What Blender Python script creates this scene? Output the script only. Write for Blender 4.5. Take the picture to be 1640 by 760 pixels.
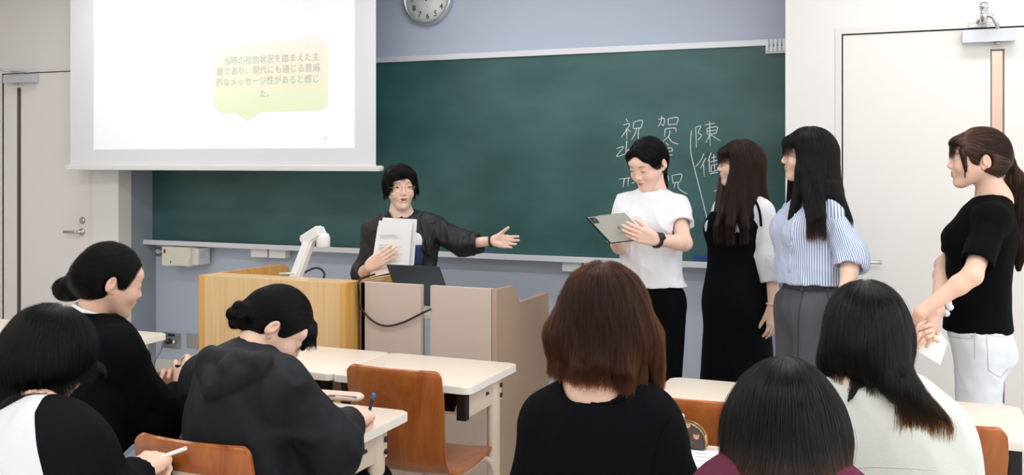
import bpy, bmesh, math, random
import numpy as np
from mathutils import Vector, Matrix
random.seed(7); rng = np.random.default_rng(7)
for o in list(bpy.data.objects): bpy.data.objects.remove(o)
SC = bpy.context.scene; COL = SC.collection

# ------------------------------------------------------------------ camera
F_PX = 1575.0; CX = 820.0; HY = 257.0; CAM_H = 1.5
TH = math.atan2(660, 1575); SN, CS = math.sin(TH), math.cos(TH)
cam_d = bpy.data.cameras.new('camera'); cam = bpy.data.objects.new('camera', cam_d); COL.objects.link(cam)
cam_d.sensor_width = 36; cam_d.lens = F_PX/1640*36; cam_d.shift_y = -(380-HY)/1640; cam_d.clip_start = 0.05
cam.location = (0, 0, CAM_H); cam.rotation_euler = (math.pi/2, 0, TH)
SC.camera = cam
# ------------------------------------------------------------------ world, lights, exposure
w = bpy.data.worlds.new('world'); SC.world = w; w.use_nodes = True
wb = w.node_tree.nodes['Background']; wb.inputs[0].default_value = (0.75, 0.86, 1.0, 1); wb.inputs[1].default_value = 1.0
SC.view_settings.view_transform = 'Standard'; SC.view_settings.look = 'None'
SC.view_settings.exposure = 0.08; SC.view_settings.gamma = 1.0; SC.view_settings.use_curve_mapping = False
def area(name, loc, rot, sx, sy, energy, col):
    l = bpy.data.lights.new(name, 'AREA'); l.shape = 'RECTANGLE'; l.size = sx; l.size_y = sy; l.energy = energy; l.color = col
    o = bpy.data.objects.new(name, l); COL.objects.link(o); o.location = loc; o.rotation_euler = rot; return o
CEIL = 2.95
LAMPS = [(x, y) for y in (-1.6, 0.6, 2.7, 4.5) for x in (-4.6, -2.2, 0.2, 2.2)]
for x, y in LAMPS:
    area('ceiling_lamp_light', (x, y, CEIL-0.075), (0, 0, 0), 1.15, 0.24, 15.5 if y < 4 else 9.5, (0.98, 0.98, 0.985))
area('daylight_fill', (3.35, 1.2, 1.75), (0, math.radians(90), 0), 1.5, 5.6, 60, (0.93, 0.97, 1.0))  # daylight at the window band of the right wall
area('daylight_fill', (-0.5, -3.6, 1.7), (math.radians(90), 0, 0), 6.0, 1.4, 35, (0.93, 0.97, 1.0))  # unseen area lamp behind the camera; the back wall has no window

# ------------------------------------------------------------------ pixel helpers (reading positions off the photo)
def ray(px, py):
    a = (px-CX)/F_PX; return Vector((-SN+CS*a, CS+SN*a, (HY-py)/F_PX))
def AZ(px, py, z):
    r = ray(px, py); d = (z-CAM_H)/r.z; return Vector((r.x*d, r.y*d, z))
def AY(px, py, y):
    r = ray(px, py); d = y/r.y; return Vector((r.x*d, y, CAM_H+r.z*d))
def AD(px, py, d):
    r = ray(px, py); return Vector((r.x*d, r.y*d, CAM_H+r.z*d))

# ------------------------------------------------------------------ materials
MATS = {}
def mat(name, col, rough=0.5, metal=0.0, bump=0.0, bscale=200.0, spec=0.5, stretch=None, var=0.0, vscale=3.0, coat=0.0, sheen=0.0, sss=0.0):
    if name in MATS: return MATS[name]
    m = bpy.data.materials.new(name); m.use_nodes = True; n = m.node_tree.nodes; l = m.node_tree.links
    b = n['Principled BSDF']; b.inputs['Base Color'].default_value = (*col, 1); b.inputs['Roughness'].default_value = rough
    b.inputs['Metallic'].default_value = metal; b.inputs['Specular IOR Level'].default_value = spec
    b.inputs['Coat Weight'].default_value = coat; b.inputs['Sheen Weight'].default_value = sheen
    if sss > 0:
        b.inputs['Subsurface Weight'].default_value = sss; b.inputs['Subsurface Radius'].default_value = (1, .35, .2); b.inputs['Subsurface Scale'].default_value = 0.006
    tc = n.new('ShaderNodeTexCoord'); mp = n.new('ShaderNodeMapping'); l.new(tc.outputs['Object'], mp.inputs[0])
    if stretch: mp.inputs['Scale'].default_value = stretch
    if bump > 0:
        t = n.new('ShaderNodeTexNoise'); t.inputs['Scale'].default_value = bscale; t.inputs['Detail'].default_value = 3
        l.new(mp.outputs[0], t.inputs['Vector'])
        bp = n.new('ShaderNodeBump'); bp.inputs['Strength'].default_value = bump; bp.inputs['Distance'].default_value = 0.004
        l.new(t.outputs[0], bp.inputs['Height']); l.new(bp.outputs[0], b.inputs['Normal'])
    if var > 0:
        t = n.new('ShaderNodeTexNoise'); t.inputs['Scale'].default_value = vscale; t.inputs['Detail'].default_value = 4
        l.new(mp.outputs[0], t.inputs['Vector'])
        r = n.new('ShaderNodeMix'); r.data_type = 'RGBA'
        r.inputs['A'].default_value = (*[c*(1-var) for c in col], 1); r.inputs['B'].default_value = (*[min(1, c*(1+var)) for c in col], 1)
        l.new(t.outputs[0], r.inputs['Factor']); l.new(r.outputs['Result'], b.inputs['Base Color'])
    MATS[name] = m; return m
def wood(name, c1, c2, axis_scale, rough=0.35, coat=0.3, dist=2.0):
    if name in MATS: return MATS[name]
    m = bpy.data.materials.new(name); m.use_nodes = True; n = m.node_tree.nodes; l = m.node_tree.links; b = n['Principled BSDF']
    tc = n.new('ShaderNodeTexCoord'); mp = n.new('ShaderNodeMapping'); mp.inputs['Scale'].default_value = axis_scale
    l.new(tc.outputs['Object'], mp.inputs[0])
    t = n.new('ShaderNodeTexNoise'); t.inputs['Scale'].default_value = 1; t.inputs['Detail'].default_value = 6; t.inputs['Distortion'].default_value = dist
    t.inputs['Roughness'].default_value = 0.65
    l.new(mp.outputs[0], t.inputs['Vector'])
    r = n.new('ShaderNodeValToRGB'); r.color_ramp.elements[0].position = .32; r.color_ramp.elements[1].position = .68
    r.color_ramp.elements[0].color = (*c1, 1); r.color_ramp.elements[1].color = (*c2, 1)
    l.new(t.outputs[0], r.inputs[0]); l.new(r.outputs[0], b.inputs['Base Color'])
    b.inputs['Roughness'].default_value = rough; b.inputs['Coat Weight'].default_value = coat; b.inputs['Coat Roughness'].default_value = .2
    bp = n.new('ShaderNodeBump'); bp.inputs['Strength'].default_value = .08; bp.inputs['Distance'].default_value = .002
    l.new(t.outputs[0], bp.inputs['Height']); l.new(bp.outputs[0], b.inputs['Normal'])
    MATS[name] = m; return m
def srgb(r, g, b):
    f = lambda c: ((c/255+.055)/1.055)**2.4 if c > 10 else c/255/12.92
    return (f(r), f(g), f(b))

M_wall_white = mat('white_wall_paint', srgb(232, 230, 228), .6, bump=.05, bscale=150)
M_wall_blue = mat('blue_grey_wall_paint', srgb(186, 195, 213), .6, bump=.05, bscale=150)
M_ceil = mat('ceiling_board', srgb(240, 240, 238), .8, bump=.2, bscale=80)
M_floor = mat('beige_floor_vinyl', srgb(206, 200, 188), .4, var=.06, vscale=6)
M_base = mat('baseboard_vinyl', srgb(222, 220, 214), .5)
M_alu = mat('brushed_aluminium', srgb(205, 208, 214), .3, .85)
M_alu_white = mat('pale_aluminium_rail', srgb(226, 228, 234), .35, .15)
M_steel = mat('satin_steel', srgb(190, 190, 188), .28, 1.0)
M_chrome = mat('chrome', srgb(225, 225, 228), .1, 1.0)
M_black = mat('black_plastic', srgb(18, 18, 20), .4)
M_dark = mat('dark_shelf_steel', srgb(60, 48, 44), .5)
M_cream = mat('cream_powder_coat', srgb(216, 200, 184), .42, bump=.05, bscale=500)
M_desk_top = mat('cream_desk_laminate', srgb(234, 221, 205), .32, bump=.03, bscale=500, var=.02)
M_desk_edge = mat('white_desk_edging', srgb(236, 234, 226), .35)
M_white_pl = mat('white_plastic', srgb(232, 232, 230), .35)
M_beige_unit = mat('beige_steel_panel', srgb(200, 182, 172), .5, bump=.08, bscale=700)
M_glass_dark = mat('door_slit_frame', srgb(120, 112, 108), .4)
M_chair_wood = wood('reddish_plywood', srgb(150, 78, 32), srgb(192, 112, 52), (7, 7, 1.6), .3, .4, 2.2)
M_oak = wood('light_oak_veneer', srgb(214, 176, 124), srgb(228, 196, 150), (60, 60, 1.8), .4, .15, .4)
M_oak_edge = wood('honey_oak_edging', srgb(208, 154, 78), srgb(224, 174, 100), (40, 40, 2), .4, .15, .4)
M_paper = mat('white_paper', srgb(240, 240, 240), .7)
M_ink = mat('grey_ink', srgb(168, 170, 176), .7)
M_dark_ink = mat('dark_ink', srgb(40, 42, 48), .6)

# ------------------------------------------------------------------ object helpers
def tag(o, label=None, cat=None, group=None, kind=None):
    if label: o['label'] = label
    if cat: o['category'] = cat
    if group: o['group'] = group
    if kind: o['kind'] = kind
    return o
def thing(name, label, cat, loc=(0, 0, 0), rotz=0, group=None):
    o = bpy.data.objects.new(name, None); COL.objects.link(o); o.location = loc; o.rotation_euler = (0, 0, rotz)
    o.empty_display_size = .1
    return tag(o, label, cat, group)
def link(name, me, mats, parent=None, smooth=False):
    if not isinstance(mats, (list, tuple)): mats = [mats]
    for m in mats: me.materials.append(m)
    if smooth:
        for p in me.polygons: p.use_smooth = True
    o = bpy.data.objects.new(name, me); COL.objects.link(o)
    if parent: o.parent = parent
    return o
def from_bm(name, bm, mats, parent=None, smooth=False):
    me = bpy.data.meshes.new(name); bm.to_mesh(me); bm.free(); return link(name, me, mats, parent, smooth)
def box_bm(x0, x1, y0, y1, z0, z1, bev=0.0, bm=None, mi=0):
    own = bm is None
    if own: bm = bmesh.new()
    vs = [bm.verts.new((x, y, z)) for x in (x0, x1) for y in (y0, y1) for z in (z0, z1)]
    fs = [bm.faces.new([vs[i] for i in f]) for f in ((0, 1, 3, 2), (4, 6, 7, 5), (0, 4, 5, 1), (2, 3, 7, 6), (0, 2, 6, 4), (1, 5, 7, 3))]
    for f in fs: f.material_index = mi
    if bev > 0:
        es = list({e for f in fs for e in f.edges}); bmesh.ops.bevel(bm, geom=es, offset=bev, segments=2, affect='EDGES', profile=.7)
    return bm
def box(name, x0, x1, y0, y1, z0, z1, m, parent=None, bev=0.002):
    return from_bm(name, box_bm(x0, x1, y0, y1, z0, z1, bev), m, parent)
def tube_arrays(pts, rad, seg=8, closed=False, cap=True):
    P = [Vector(p) for p in pts]; n = len(P)
    if not hasattr(rad, '__len__'): rad = [rad]*n
    V = []; Fc = []; up = Vector((0, 0, 1)); prev = None
    for i in range(n):
        if closed: t = P[(i+1) % n]-P[i-1]
        else: t = P[min(i+1, n-1)]-P[max(i-1, 0)]
        if t.length < 1e-9: t = Vector((0, 0, 1))
        t.normalize()
        if prev is None: a = t.orthogonal().normalized()
        else:
            a = prev - t*prev.dot(t)
            a = a.normalized() if a.length > 1e-6 else t.orthogonal().normalized()
        prev = a; b = t.cross(a)
        for k in range(seg):
            an = 2*math.pi*k/seg; V.append(P[i]+(a*math.cos(an)+b*math.sin(an))*rad[i])
    m = n if closed else n-1
    for i in range(m):
        for k in range(seg):
            j = (i+1) % n; Fc.append((i*seg+k, i*seg+(k+1) % seg, j*seg+(k+1) % seg, j*seg+k))
    if cap and not closed:
        Fc.append(tuple(range(seg))[::-1]); Fc.append(tuple((n-1)*seg+k for k in range(seg)))
    return V, Fc
def tubes(name, lst, m, parent=None, seg=8):
    V = []; Fc = []
    for pts, r, *rest in lst:
        v, f = tube_arrays(pts, r, seg, *(rest or ())); o = len(V); V += v; Fc += [tuple(i+o for i in q) for q in f]
    me = bpy.data.meshes.new(name); me.from_pydata([tuple(v) for v in V], [], Fc); return link(name, me, m, parent, True)
def smooth_path(pts, n=6, closed=False):
    P = [Vector(p) for p in pts]; out = []; N = len(P)
    rngi = range(N if closed else N-1)
    for i in rngi:
        p0 = P[i-1] if (closed or i > 0) else P[0]*2-P[1]
        p1 = P[i]; p2 = P[(i+1) % N]; p3 = P[(i+2) % N] if (closed or i+2 < N) else P[-1]*2-P[-2]
        for k in range(n):
            t = k/n; out.append(.5*((2*p1)+(-p0+p2)*t+(2*p0-5*p1+4*p2-p3)*t*t+(-p0+3*p1-3*p2+p3)*t**3))
    if not closed: out.append(P[-1].copy())
    return out
def prism(poly, z0, z1, bm=None, mside=0, mtop=0):
    if bm is None: bm = bmesh.new()
    a = [bm.verts.new((x, y, z0)) for x, y in poly]; b = [bm.verts.new((x, y, z1)) for x, y in poly]
    f = bm.faces.new(a[::-1]); f.material_index = mside
    f = bm.faces.new(b); f.material_index = mtop
    n = len(poly)
    for i in range(n):
        f = bm.faces.new((a[i], a[(i+1) % n], b[(i+1) % n], b[i])); f.material_index = mside
    return bm
def rrect(x0, x1, y0, y1, r, n=6):
    out = []
    for cx, cy, a0 in ((x1-r, y1-r, 0), (x0+r, y1-r, 90), (x0+r, y0+r, 180), (x1-r, y0+r, 270)):
        for k in range(n+1):
            a = math.radians(a0+90*k/n); out.append((cx+r*math.cos(a), cy+r*math.sin(a)))
    return out
def lathe(name, prof, m, parent=None, seg=24, axis='z', loc=(0, 0, 0)):
    V = []; Fc = []
    for r, z in prof:
        for k in range(seg):
            a = 2*math.pi*k/seg; p = (r*math.cos(a), r*math.sin(a), z)
            if axis == 'y': p = (p[0], -p[2], p[1])
            if axis == 'x': p = (p[2], p[0], p[1])
            V.append((p[0]+loc[0], p[1]+loc[1], p[2]+loc[2]))
    for i in range(len(prof)-1):
        for k in range(seg): Fc.append((i*seg+k, i*seg+(k+1) % seg, (i+1)*seg+(k+1) % seg, (i+1)*seg+k))
    Fc.append(tuple(range(seg))[::-1]); Fc.append(tuple((len(prof)-1)*seg+k for k in range(seg)))
    me = bpy.data.meshes.new(name); me.from_pydata(V, [], Fc); return link(name, me, m, parent, True)
def struct(o): o['kind'] = 'structure'; return o
def autosmooth(o, ang=40):
    me = o.data; bm = bmesh.new(); bm.from_mesh(me)
    for f in bm.faces: f.smooth = True
    for e in bm.edges: e.smooth = len(e.link_faces) == 2 and e.calc_face_angle(0) < math.radians(ang)
    bm.to_mesh(me); bm.free(); return o
def text(name, body, size, m, loc, rot, parent=None, align='LEFT', spacing=1.0, xscale=1.0, extrude=0.0004):
    c = bpy.data.curves.new(name, 'FONT'); c.body = body; c.size = size; c.align_x = align; c.space_character = spacing; c.extrude = extrude
    c.resolution_u = 3
    c.materials.append(m); o = bpy.data.objects.new(name, c); COL.objects.link(o); o.location = loc; o.rotation_euler = rot
    bpy.context.view_layer.update()
    me = bpy.data.meshes.new_from_object(o.evaluated_get(bpy.context.evaluated_depsgraph_get()))
    bpy.data.objects.remove(o); me.materials.clear(); me.materials.append(m)
    o = bpy.data.objects.new(name, me); COL.objects.link(o); o.location = loc; o.rotation_euler = rot; o.scale = (xscale, 1, 1)
    if parent: o.parent = parent
    return o

#==SECTION room
Y_BOARD = 5.56; Y_DOORW = 5.2; X_LEFT = -5.12; X_RIGHT = -0.654; XW, XE, YS = -7.4, 3.4, -4.0
struct(box('floor', XW, XE, YS, Y_BOARD+.1, -.1, 0, M_floor, bev=0))
struct(box('ceiling', XW, XE, YS, Y_BOARD+.1, CEIL, CEIL+.1, M_ceil, bev=0))
struct(box('wall_front', X_LEFT-.05, X_RIGHT+.7, Y_BOARD, Y_BOARD+.1, 0, CEIL, M_wall_blue, bev=0))
def wall_with_door(name, x0, x1, xd0, xd1, zd, ret_x, ret_m):
    bm = bmesh.new(); y0, y1 = Y_DOORW, Y_DOORW+.12
    if x0 < xd0: box_bm(x0, xd0, y0, y1, 0, CEIL, 0, bm)
    if xd1 < x1: box_bm(xd1, x1, y0, y1, 0, CEIL, 0, bm)
    box_bm(xd0, xd1, y0, y1, zd, CEIL, 0, bm)
    return struct(from_bm(name, bm, M_wall_white))
DL0, DL1 = -6.225, -5.385; DR0, DR1 = -.382, .458; ZD = 2.135
wall_with_door('wall_front_left', XW, X_LEFT, DL0, DL1, ZD, X_LEFT, M_wall_blue)
wall_with_door('wall_front_right', X_RIGHT, XE, DR0, DR1, ZD, X_RIGHT, M_wall_blue)
struct(box('wall_alcove_left', X_LEFT-.05, X_LEFT, Y_DOORW+.12, Y_BOARD, 0, CEIL, mat('grey_alcove_side', srgb(150, 158, 168), .6), bev=0))  # left alcove side set to a darker grey than the front wall
struct(box('wall_alcove_right', X_RIGHT, X_RIGHT+.05, Y_DOORW+.12, Y_BOARD, 0, CEIL, M_wall_blue, bev=0))
struct(box('wall_left', XW-.1, XW, YS, Y_DOORW+.12, 0, CEIL, M_wall_white, bev=0))
struct(box('wall_back', XW, XE, YS-.1, YS, 0, CEIL, M_wall_white, bev=0))
# right wall with a window band
wb_ = box_bm(XE, XE+.12, YS, Y_DOORW+.12, 0, .95, 0); box_bm(XE, XE+.12, YS, Y_DOORW+.12, 2.55, CEIL, 0, wb_)
box_bm(XE, XE+.12, YS, -1.7, .95, 2.55, 0, wb_); box_bm(XE, XE+.12, 4.1, Y_DOORW+.12, .95, 2.55, 0, wb_)
struct(from_bm('wall_right', wb_, M_wall_white))
M_glass = bpy.data.materials.new('clear_glass'); M_glass.use_nodes = True
_b = M_glass.node_tree.nodes['Principled BSDF']; _b.inputs['Transmission Weight'].default_value = 1; _b.inputs['Roughness'].default_value = 0; _b.inputs['IOR'].default_value = 1.2
win = struct(box('window_1', XE+.03, XE+.07, -1.7, 4.1, .95, 1.0, M_alu_white))
for y in (-1.7, -.25, 1.2, 2.65, 4.05): box('window_frame', XE+.03, XE+.07, y, y+.05, 1.0, 2.5, M_alu_white, win)
for y in (-1.65, -.2, 1.25, 2.7): box('window_pane', XE+.045, XE+.05, y, y+1.4, 1.0, 2.5, M_glass, win, 0)
struct(box('baseboard_front', X_LEFT, X_RIGHT, Y_BOARD-.008, Y_BOARD, 0, .075, M_base))
struct(box('baseboard_left', XW, DL0-.05, Y_DOORW-.008, Y_DOORW, 0, .075, M_base))
struct(box('baseboard_right', DR1+.05, XE, Y_DOORW-.008, Y_DOORW, 0, .075, M_base))
# white corner trims of the alcove
struct(box('trim_1', X_LEFT-.012, X_LEFT+.003, Y_DOORW-.003, Y_DOORW+.02, 0, CEIL, M_wall_white))
struct(box('trim_2', X_RIGHT-.003, X_RIGHT+.012, Y_DOORW-.003, Y_DOORW+.02, 0, CEIL, M_wall_white))

# corridor beyond the doors (seen through the glass slits)
struct(box('wall_corridor', XW, XE, 7.4, 7.5, 0, CEIL, mat('peach_corridor_paint', srgb(236, 208, 190), .6), bev=0))
struct(box('floor_corridor', XW, XE, Y_BOARD+.1, 7.4, -.1, 0, M_floor, bev=0))
struct(box('ceiling_corridor', XW, XE, Y_BOARD+.1, 7.4, CEIL, CEIL+.1, M_ceil, bev=0))
area('corridor_light', (.5, 6.6, CEIL-.02), (0, 0, 0), 2.5, .3, 45, (1, .95, .9))
area('corridor_light', (-6.0, 6.6, CEIL-.02), (0, 0, 0), 1.5, .3, 35, (1, .95, .9))
cw = struct(box('window_2', .55, 1.75, 7.36, 7.4, 1.74, 1.84, mat('dark_window_bar', srgb(95, 92, 110), .5)))
M_green_out = bpy.data.materials.new('garden_view'); M_green_out.use_nodes = True
_n = M_green_out.node_tree.nodes; _l = M_green_out.node_tree.links; _b = _n['Principled BSDF']
_t = _n.new('ShaderNodeTexNoise'); _t.inputs['Scale'].default_value = 9; _r = _n.new('ShaderNodeValToRGB')
_r.color_ramp.elements[0].color = (*srgb(120, 160, 90), 1); _r.color_ramp.elements[1].color = (*srgb(225, 235, 215), 1)
_tc = _n.new('ShaderNodeTexCoord'); _l.new(_tc.outputs['Object'], _t.inputs['Vector'])
_l.new(_t.outputs[0], _r.inputs[0]); _l.new(_r.outputs[0], _b.inputs['Base Color']); _l.new(_r.outputs[0], _b.inputs['Emission Color']); _b.inputs['Emission Strength'].default_value = .8
box('window_pane', .55, 1.75, 7.37, 7.4, .9, 1.74, M_green_out, cw, 0)

def door(name, x0, x1, handle_side, slit0, slit1, label):
    d = struct(bpy.data.objects.new(name, None)); COL.objects.link(d); d['label'] = label
    y0 = Y_DOORW+.006; y1 = Y_DOORW+.046; g = .006
    M_door = mat('white_door_paint', srgb(234, 231, 228), .45)
    bm = bmesh.new(); zt = ZD-g; zb = .01; s0, s1, sz0, sz1 = slit0, slit1, .35, 2.03
    box_bm(x0+g, s0, y0, y1, zb, zt, 0, bm); box_bm(s1, x1-g, y0, y1, zb, zt, 0, bm)
    box_bm(s0, s1, y0, y1, zb, sz0, 0, bm); box_bm(s0, s1, y0, y1, sz1, zt, 0, bm)
    from_bm('door_leaf', bm, M_door, d)
    bm = bmesh.new(); t = .006
    box_bm(s0, s0+t, y0-.001, y1, sz0, sz1, 0, bm); box_bm(s1-t, s1, y0-.001, y1, sz0, sz1, 0, bm)
    box_bm(s0, s1, y0-.001, y1, sz1-t, sz1, 0, bm)
    from_bm('slit_frame', bm, M_glass_dark, d)
    box('door_pane', s0+t, s1-t, y0+.018, y0+.022, sz0, sz1-t, M_glass, d, 0)
    bm = bmesh.new(); f = .03     # flush frame
    box_bm(x0-f, x0, Y_DOORW-.004, Y_DOORW+.12, 0, ZD+f, 0, bm); box_bm(x1, x1+f, Y_DOORW-.004, Y_DOORW+.12, 0, ZD+f, 0, bm)
    box_bm(x0, x1, Y_DOORW-.004, Y_DOORW+.12, ZD, ZD+f, 0, bm)
    from_bm('door_frame', bm, mat('frame_paint', srgb(226, 224, 222), .45), d)
    # dark reveal strip in the gap
    bm = bmesh.new(); box_bm(x0, x0+g, y0+.015, y1, 0, ZD, 0, bm); box_bm(x1-g, x1, y0+.015, y1, 0, ZD, 0, bm); box_bm(x0, x1, y0+.015, y1, ZD-g, ZD, 0, bm)
    from_bm('door_seal', bm, mat('dark_rubber', srgb(70, 60, 55), .7), d)
    # lever handle
    hx = x1-.07 if handle_side > 0 else x0+.07; hz = 1.0; s = -handle_side
    h = lathe('handle_rose', [(.0, 0), (.024, 0), (.026, .004), (.024, .01), (.011, .012), (.010, .045), (0, .046)], M_steel, d, axis='y', loc=(hx, y0, hz))
    tubes('door_handle', [([(hx, y0-.045, hz), (hx+s*.02, y0-.05, hz), (hx+s*.12, y0-.05, hz)], .010)], M_steel, d, 10)
    lathe('door_lock', [(0, 0), (.024, 0), (.025, .006), (.018, .014), (0, .015)], M_steel, d, axis='y', loc=(hx-.005*s, y0, hz+.08))
    return d
dl = door('door_1', DL0, DL1, 1, -6.085, -6.045, 'white flush door on the far left wall with steel lever handle')
dr = door('door_2', DR0, DR1, -1, .292, .352, 'white flush door on the right wall with tall narrow glass slit')

def door_closer(x0, x1, armx, label, style):
    t = thing('door_closer', label, 'door closer', ((x0+x1)/2, Y_DOORW, ZD-.05))
    w2 = (x1-x0)/2
    box('closer_body', -w2, w2, -.055, .004, -.025, .033, mat('silver_paint', srgb(205, 208, 218), .35, .3), t, .003)
    lathe('adjusting_cap', [(0, 0), (.016, 0), (.018, .008), (.012, .014), (0, .015)], mat('brass_cap', srgb(200, 185, 150), .3, .8), t, loc=(w2*.35 if style else -w2*.3, -.028, -.038))
    if style:
        tubes('closer_arm', [([(w2*.35, -.03, .03), (w2*.35, -.035, .055), (w2*.1, -.12, .085), (-w2*.2, -.1, .10)], .010), ([(-w2*.2, -.1, .06), (-w2*.2, -.1, .13)], .018), ([(-w2*.2, -.09, .10), (-w2*.4, -.02, .075)], .009)], M_chrome, t, 10)
        lathe('arm_joint', [(0, 0), (.02, 0), (.024, .01), (.02, .03), (0, .035)], M_chrome, t, loc=(-w2*.2, -.1, .125))
        box('arm_bracket', -w2*.75, -w2*.05, -.012, -.002, .05, .07, M_steel, t)
    else:
        tubes('closer_arm', [([(w2*.5, -.03, .04), (-.1, -.28, .07)], .008), ([(-.1, -.28, .07), (-.5, -.04, .075)], .007)], M_steel, t, 8)
        lathe('arm_joint', [(0, 0), (.015, 0), (.015, .02), (0, .022)], M_steel, t, loc=(-.1, -.28, .06))
    return t
door_closer(AY(15, 125, Y_DOORW).x, AY(62, 125, Y_DOORW).x, 0, 'silver door closer with long folding arm above the far left door', 0)
door_closer(AY(1541, 50, Y_DOORW-.05).x, AY(1626, 50, Y_DOORW-.05).x, 0, 'silver door closer with chrome arm on the right door', 1)

for i, (x, y) in enumerate(LAMPS):
    if i == 0:
        L0 = thing('ceiling_light', 'ceiling light, first row counted from the back wall, first from the left door side', 'ceiling light', (x, y, CEIL), 0, 'ceiling lights over the classroom')
        box('housing', -.62, .62, -.15, .15, -.06, 0, M_white_pl, L0, .004)
        em = bpy.data.materials.new('lamp_tube'); em.use_nodes = True; b_ = em.node_tree.nodes['Principled BSDF']; b_.inputs['Emission Color'].default_value = (1, .97, .93, 1); b_.inputs['Emission Strength'].default_value = 3
        for s in (-.06, .06): tubes('lamp_tube', [([(-.58, s, -.062), (.58, s, -.062)], .012)], em, L0)
    else:
        c = L0.copy(); COL.objects.link(c); c.location = (x, y, CEIL)
        rw, cl = i//4, i % 4; c['label'] = 'ceiling light, %s row counted from the back wall, %s from the left door side' % (('first', 'second', 'third', 'fourth')[rw], ('first', 'second', 'third', 'fourth')[cl])
        for ch in list(L0.children): k = ch.copy(); COL.objects.link(k); k.parent = c
#==SECTION board
bx0 = AY(243, 382, 5.52).x; bx1 = X_RIGHT-.02; bz0 = .935; bz1 = 2.13
M_board = bpy.data.materials.new('green_chalkboard'); M_board.use_nodes = True
_n = M_board.node_tree.nodes; _l = M_board.node_tree.links; _b = _n['Principled BSDF']; _b.inputs['Roughness'].default_value = .38
_tc = _n.new('ShaderNodeTexCoord'); _m = _n.new('ShaderNodeMapping'); _m.inputs['Scale'].default_value = (1.1, 1, 2.2); _t = _n.new('ShaderNodeTexNoise'); _t.inputs['Scale'].default_value = 1.4; _t.inputs['Detail'].default_value = 5
_r = _n.new('ShaderNodeValToRGB'); _r.color_ramp.elements[0].position = .35; _r.color_ramp.elements[1].position = .75
_r.color_ramp.elements[0].color = (*srgb(40, 82, 80), 1); _r.color_ramp.elements[1].color = (*srgb(68, 110, 111), 1)
_l.new(_tc.outputs['Object'], _m.inputs[0]); _l.new(_m.outputs[0], _t.inputs['Vector']); _l.new(_t.outputs[0], _r.inputs[0]); _l.new(_r.outputs[0], _b.inputs['Base Color'])
B = thing('chalkboard', 'long dark green chalkboard with pale aluminium frame on the front wall', 'chalkboard', ((bx0+bx1)/2, Y_BOARD, 0))
hw = (bx1-bx0)/2; B_X = (bx0+bx1)/2
box('writing_surface', -hw, hw, -.035, 0, bz0, bz1, M_board, B, 0)
box('frame_rail', -hw-.015, hw, -.05, 0, bz1, bz1+.035, M_alu_white, B, .003)
box('frame_rail', -hw-.02, -hw, -.05, 0, bz0-.02, bz1+.035, M_alu_white, B, .003)
box('frame_rail', hw-.001, hw+.018, -.05, 0, bz0-.02, bz1+.035, M_alu_white, B, .003)
_t1 = box_bm(-hw-.07, hw, -.12, 0, bz0-.03, bz0-.012, .004); box_bm(-hw-.07, hw, -.125, -.112, bz0-.03, bz0+.004, .003, _t1)
from_bm('chalk_tray', _t1, M_alu_white, B)
lathe('tray_end', [(0, 0), (.017, .001), (.02, .008), (.018, .016), (0, .017)], mat('ivory_cap', srgb(225, 215, 190), .4), B, axis='x', loc=(-hw-.085, -.115, bz0-.016))
YB = Y_BOARD-.035
# chalk writing: polylines in photo pixels, laid on the board plane
M_chalk = mat('white_chalk', srgb(232, 240, 238), .9)
def chalk(strokes, name, label):
    lst = []
    for st in strokes:
        P = [AY(x, y, YB-.0015) for x, y in st]
        if len(P) > 2: P = smooth_path(P, 4)
        lst.append((P, [.0020+.0009*abs(math.sin(i*1.3+len(lst))) for i in range(len(P))]))
    o = tubes(name, lst, M_chalk, None, 5); tag(o, label, 'chalk writing'); return o
def sc(pts, ox, oy, k): return [(ox+x*k, oy+y*k) for x, y in pts]
q1 = lambda *s: [sc(p, 970, 170, 210/760) for p in s]   # strokes read in a 760 px crop of (970,170)-(1180,380)
chalk(q1([(118, 72), (128, 92)], [(102, 108), (140, 102), (118, 140), (92, 180)], [(122, 128), (122, 192)], [(128, 132), (146, 150)],
         [(162, 92), (160, 130)], [(162, 92), (212, 82), (205, 125)], [(160, 130), (205, 124)], [(178, 130), (170, 160), (150, 195)], [(192, 128), (188, 178), (196, 192), (228, 186)]),
      'chalk_character', 'upper left white chalk character above the head of the student in white tee')
chalk(q1([(305, 78), (340, 70), (335, 110), (322, 104)], [(325, 58), (320, 90), (305, 118)], [(362, 72), (362, 108)], [(362, 72), (418, 66), (412, 104)], [(362, 108), (412, 104)],
         [(345, 132), (340, 180)], [(345, 132), (402, 126), (408, 150)], [(372, 142), (366, 172), (330, 206)], [(362, 178), (388, 208), (420, 220)]),
      'chalk_character', 'upper middle white chalk character on the board, second of the top pair')
chalk(q1([(62, 245), (104, 236), (62, 290), (112, 278)], [(122, 200), (116, 280)], [(120, 262), (134, 250), (142, 284)]), 'chalk_letters', 'chalk roman letters zh left of the head of the student in white tee')
chalk(q1([(306, 240), (312, 286)], [(310, 262), (322, 246), (334, 280)], [(342, 268), (386, 258), (378, 240), (350, 250), (350, 278), (388, 284)], [(350, 212), (366, 228)], [(296, 288), (306, 284)]),
      'chalk_letters', 'chalk letters he with accent right of the head of the student in white tee')
chalk(q1([(78, 422), (142, 414)], [(108, 420), (100, 470)], [(132, 418), (128, 462)], [(150, 448), (166, 440)]), 'chalk_character', 'partly hidden chalk character left of the shoulder of student in white tee')
chalk(q1([(384, 402), (390, 444)], [(384, 402), (440, 394), (432, 436)], [(388, 444), (432, 438)], [(402, 446), (396, 474)], [(420, 442), (424, 478), (472, 508)], [(360, 400), (366, 430)]),
      'chalk_character', 'partly hidden chalk character over the right shoulder of student in white tee')
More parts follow.
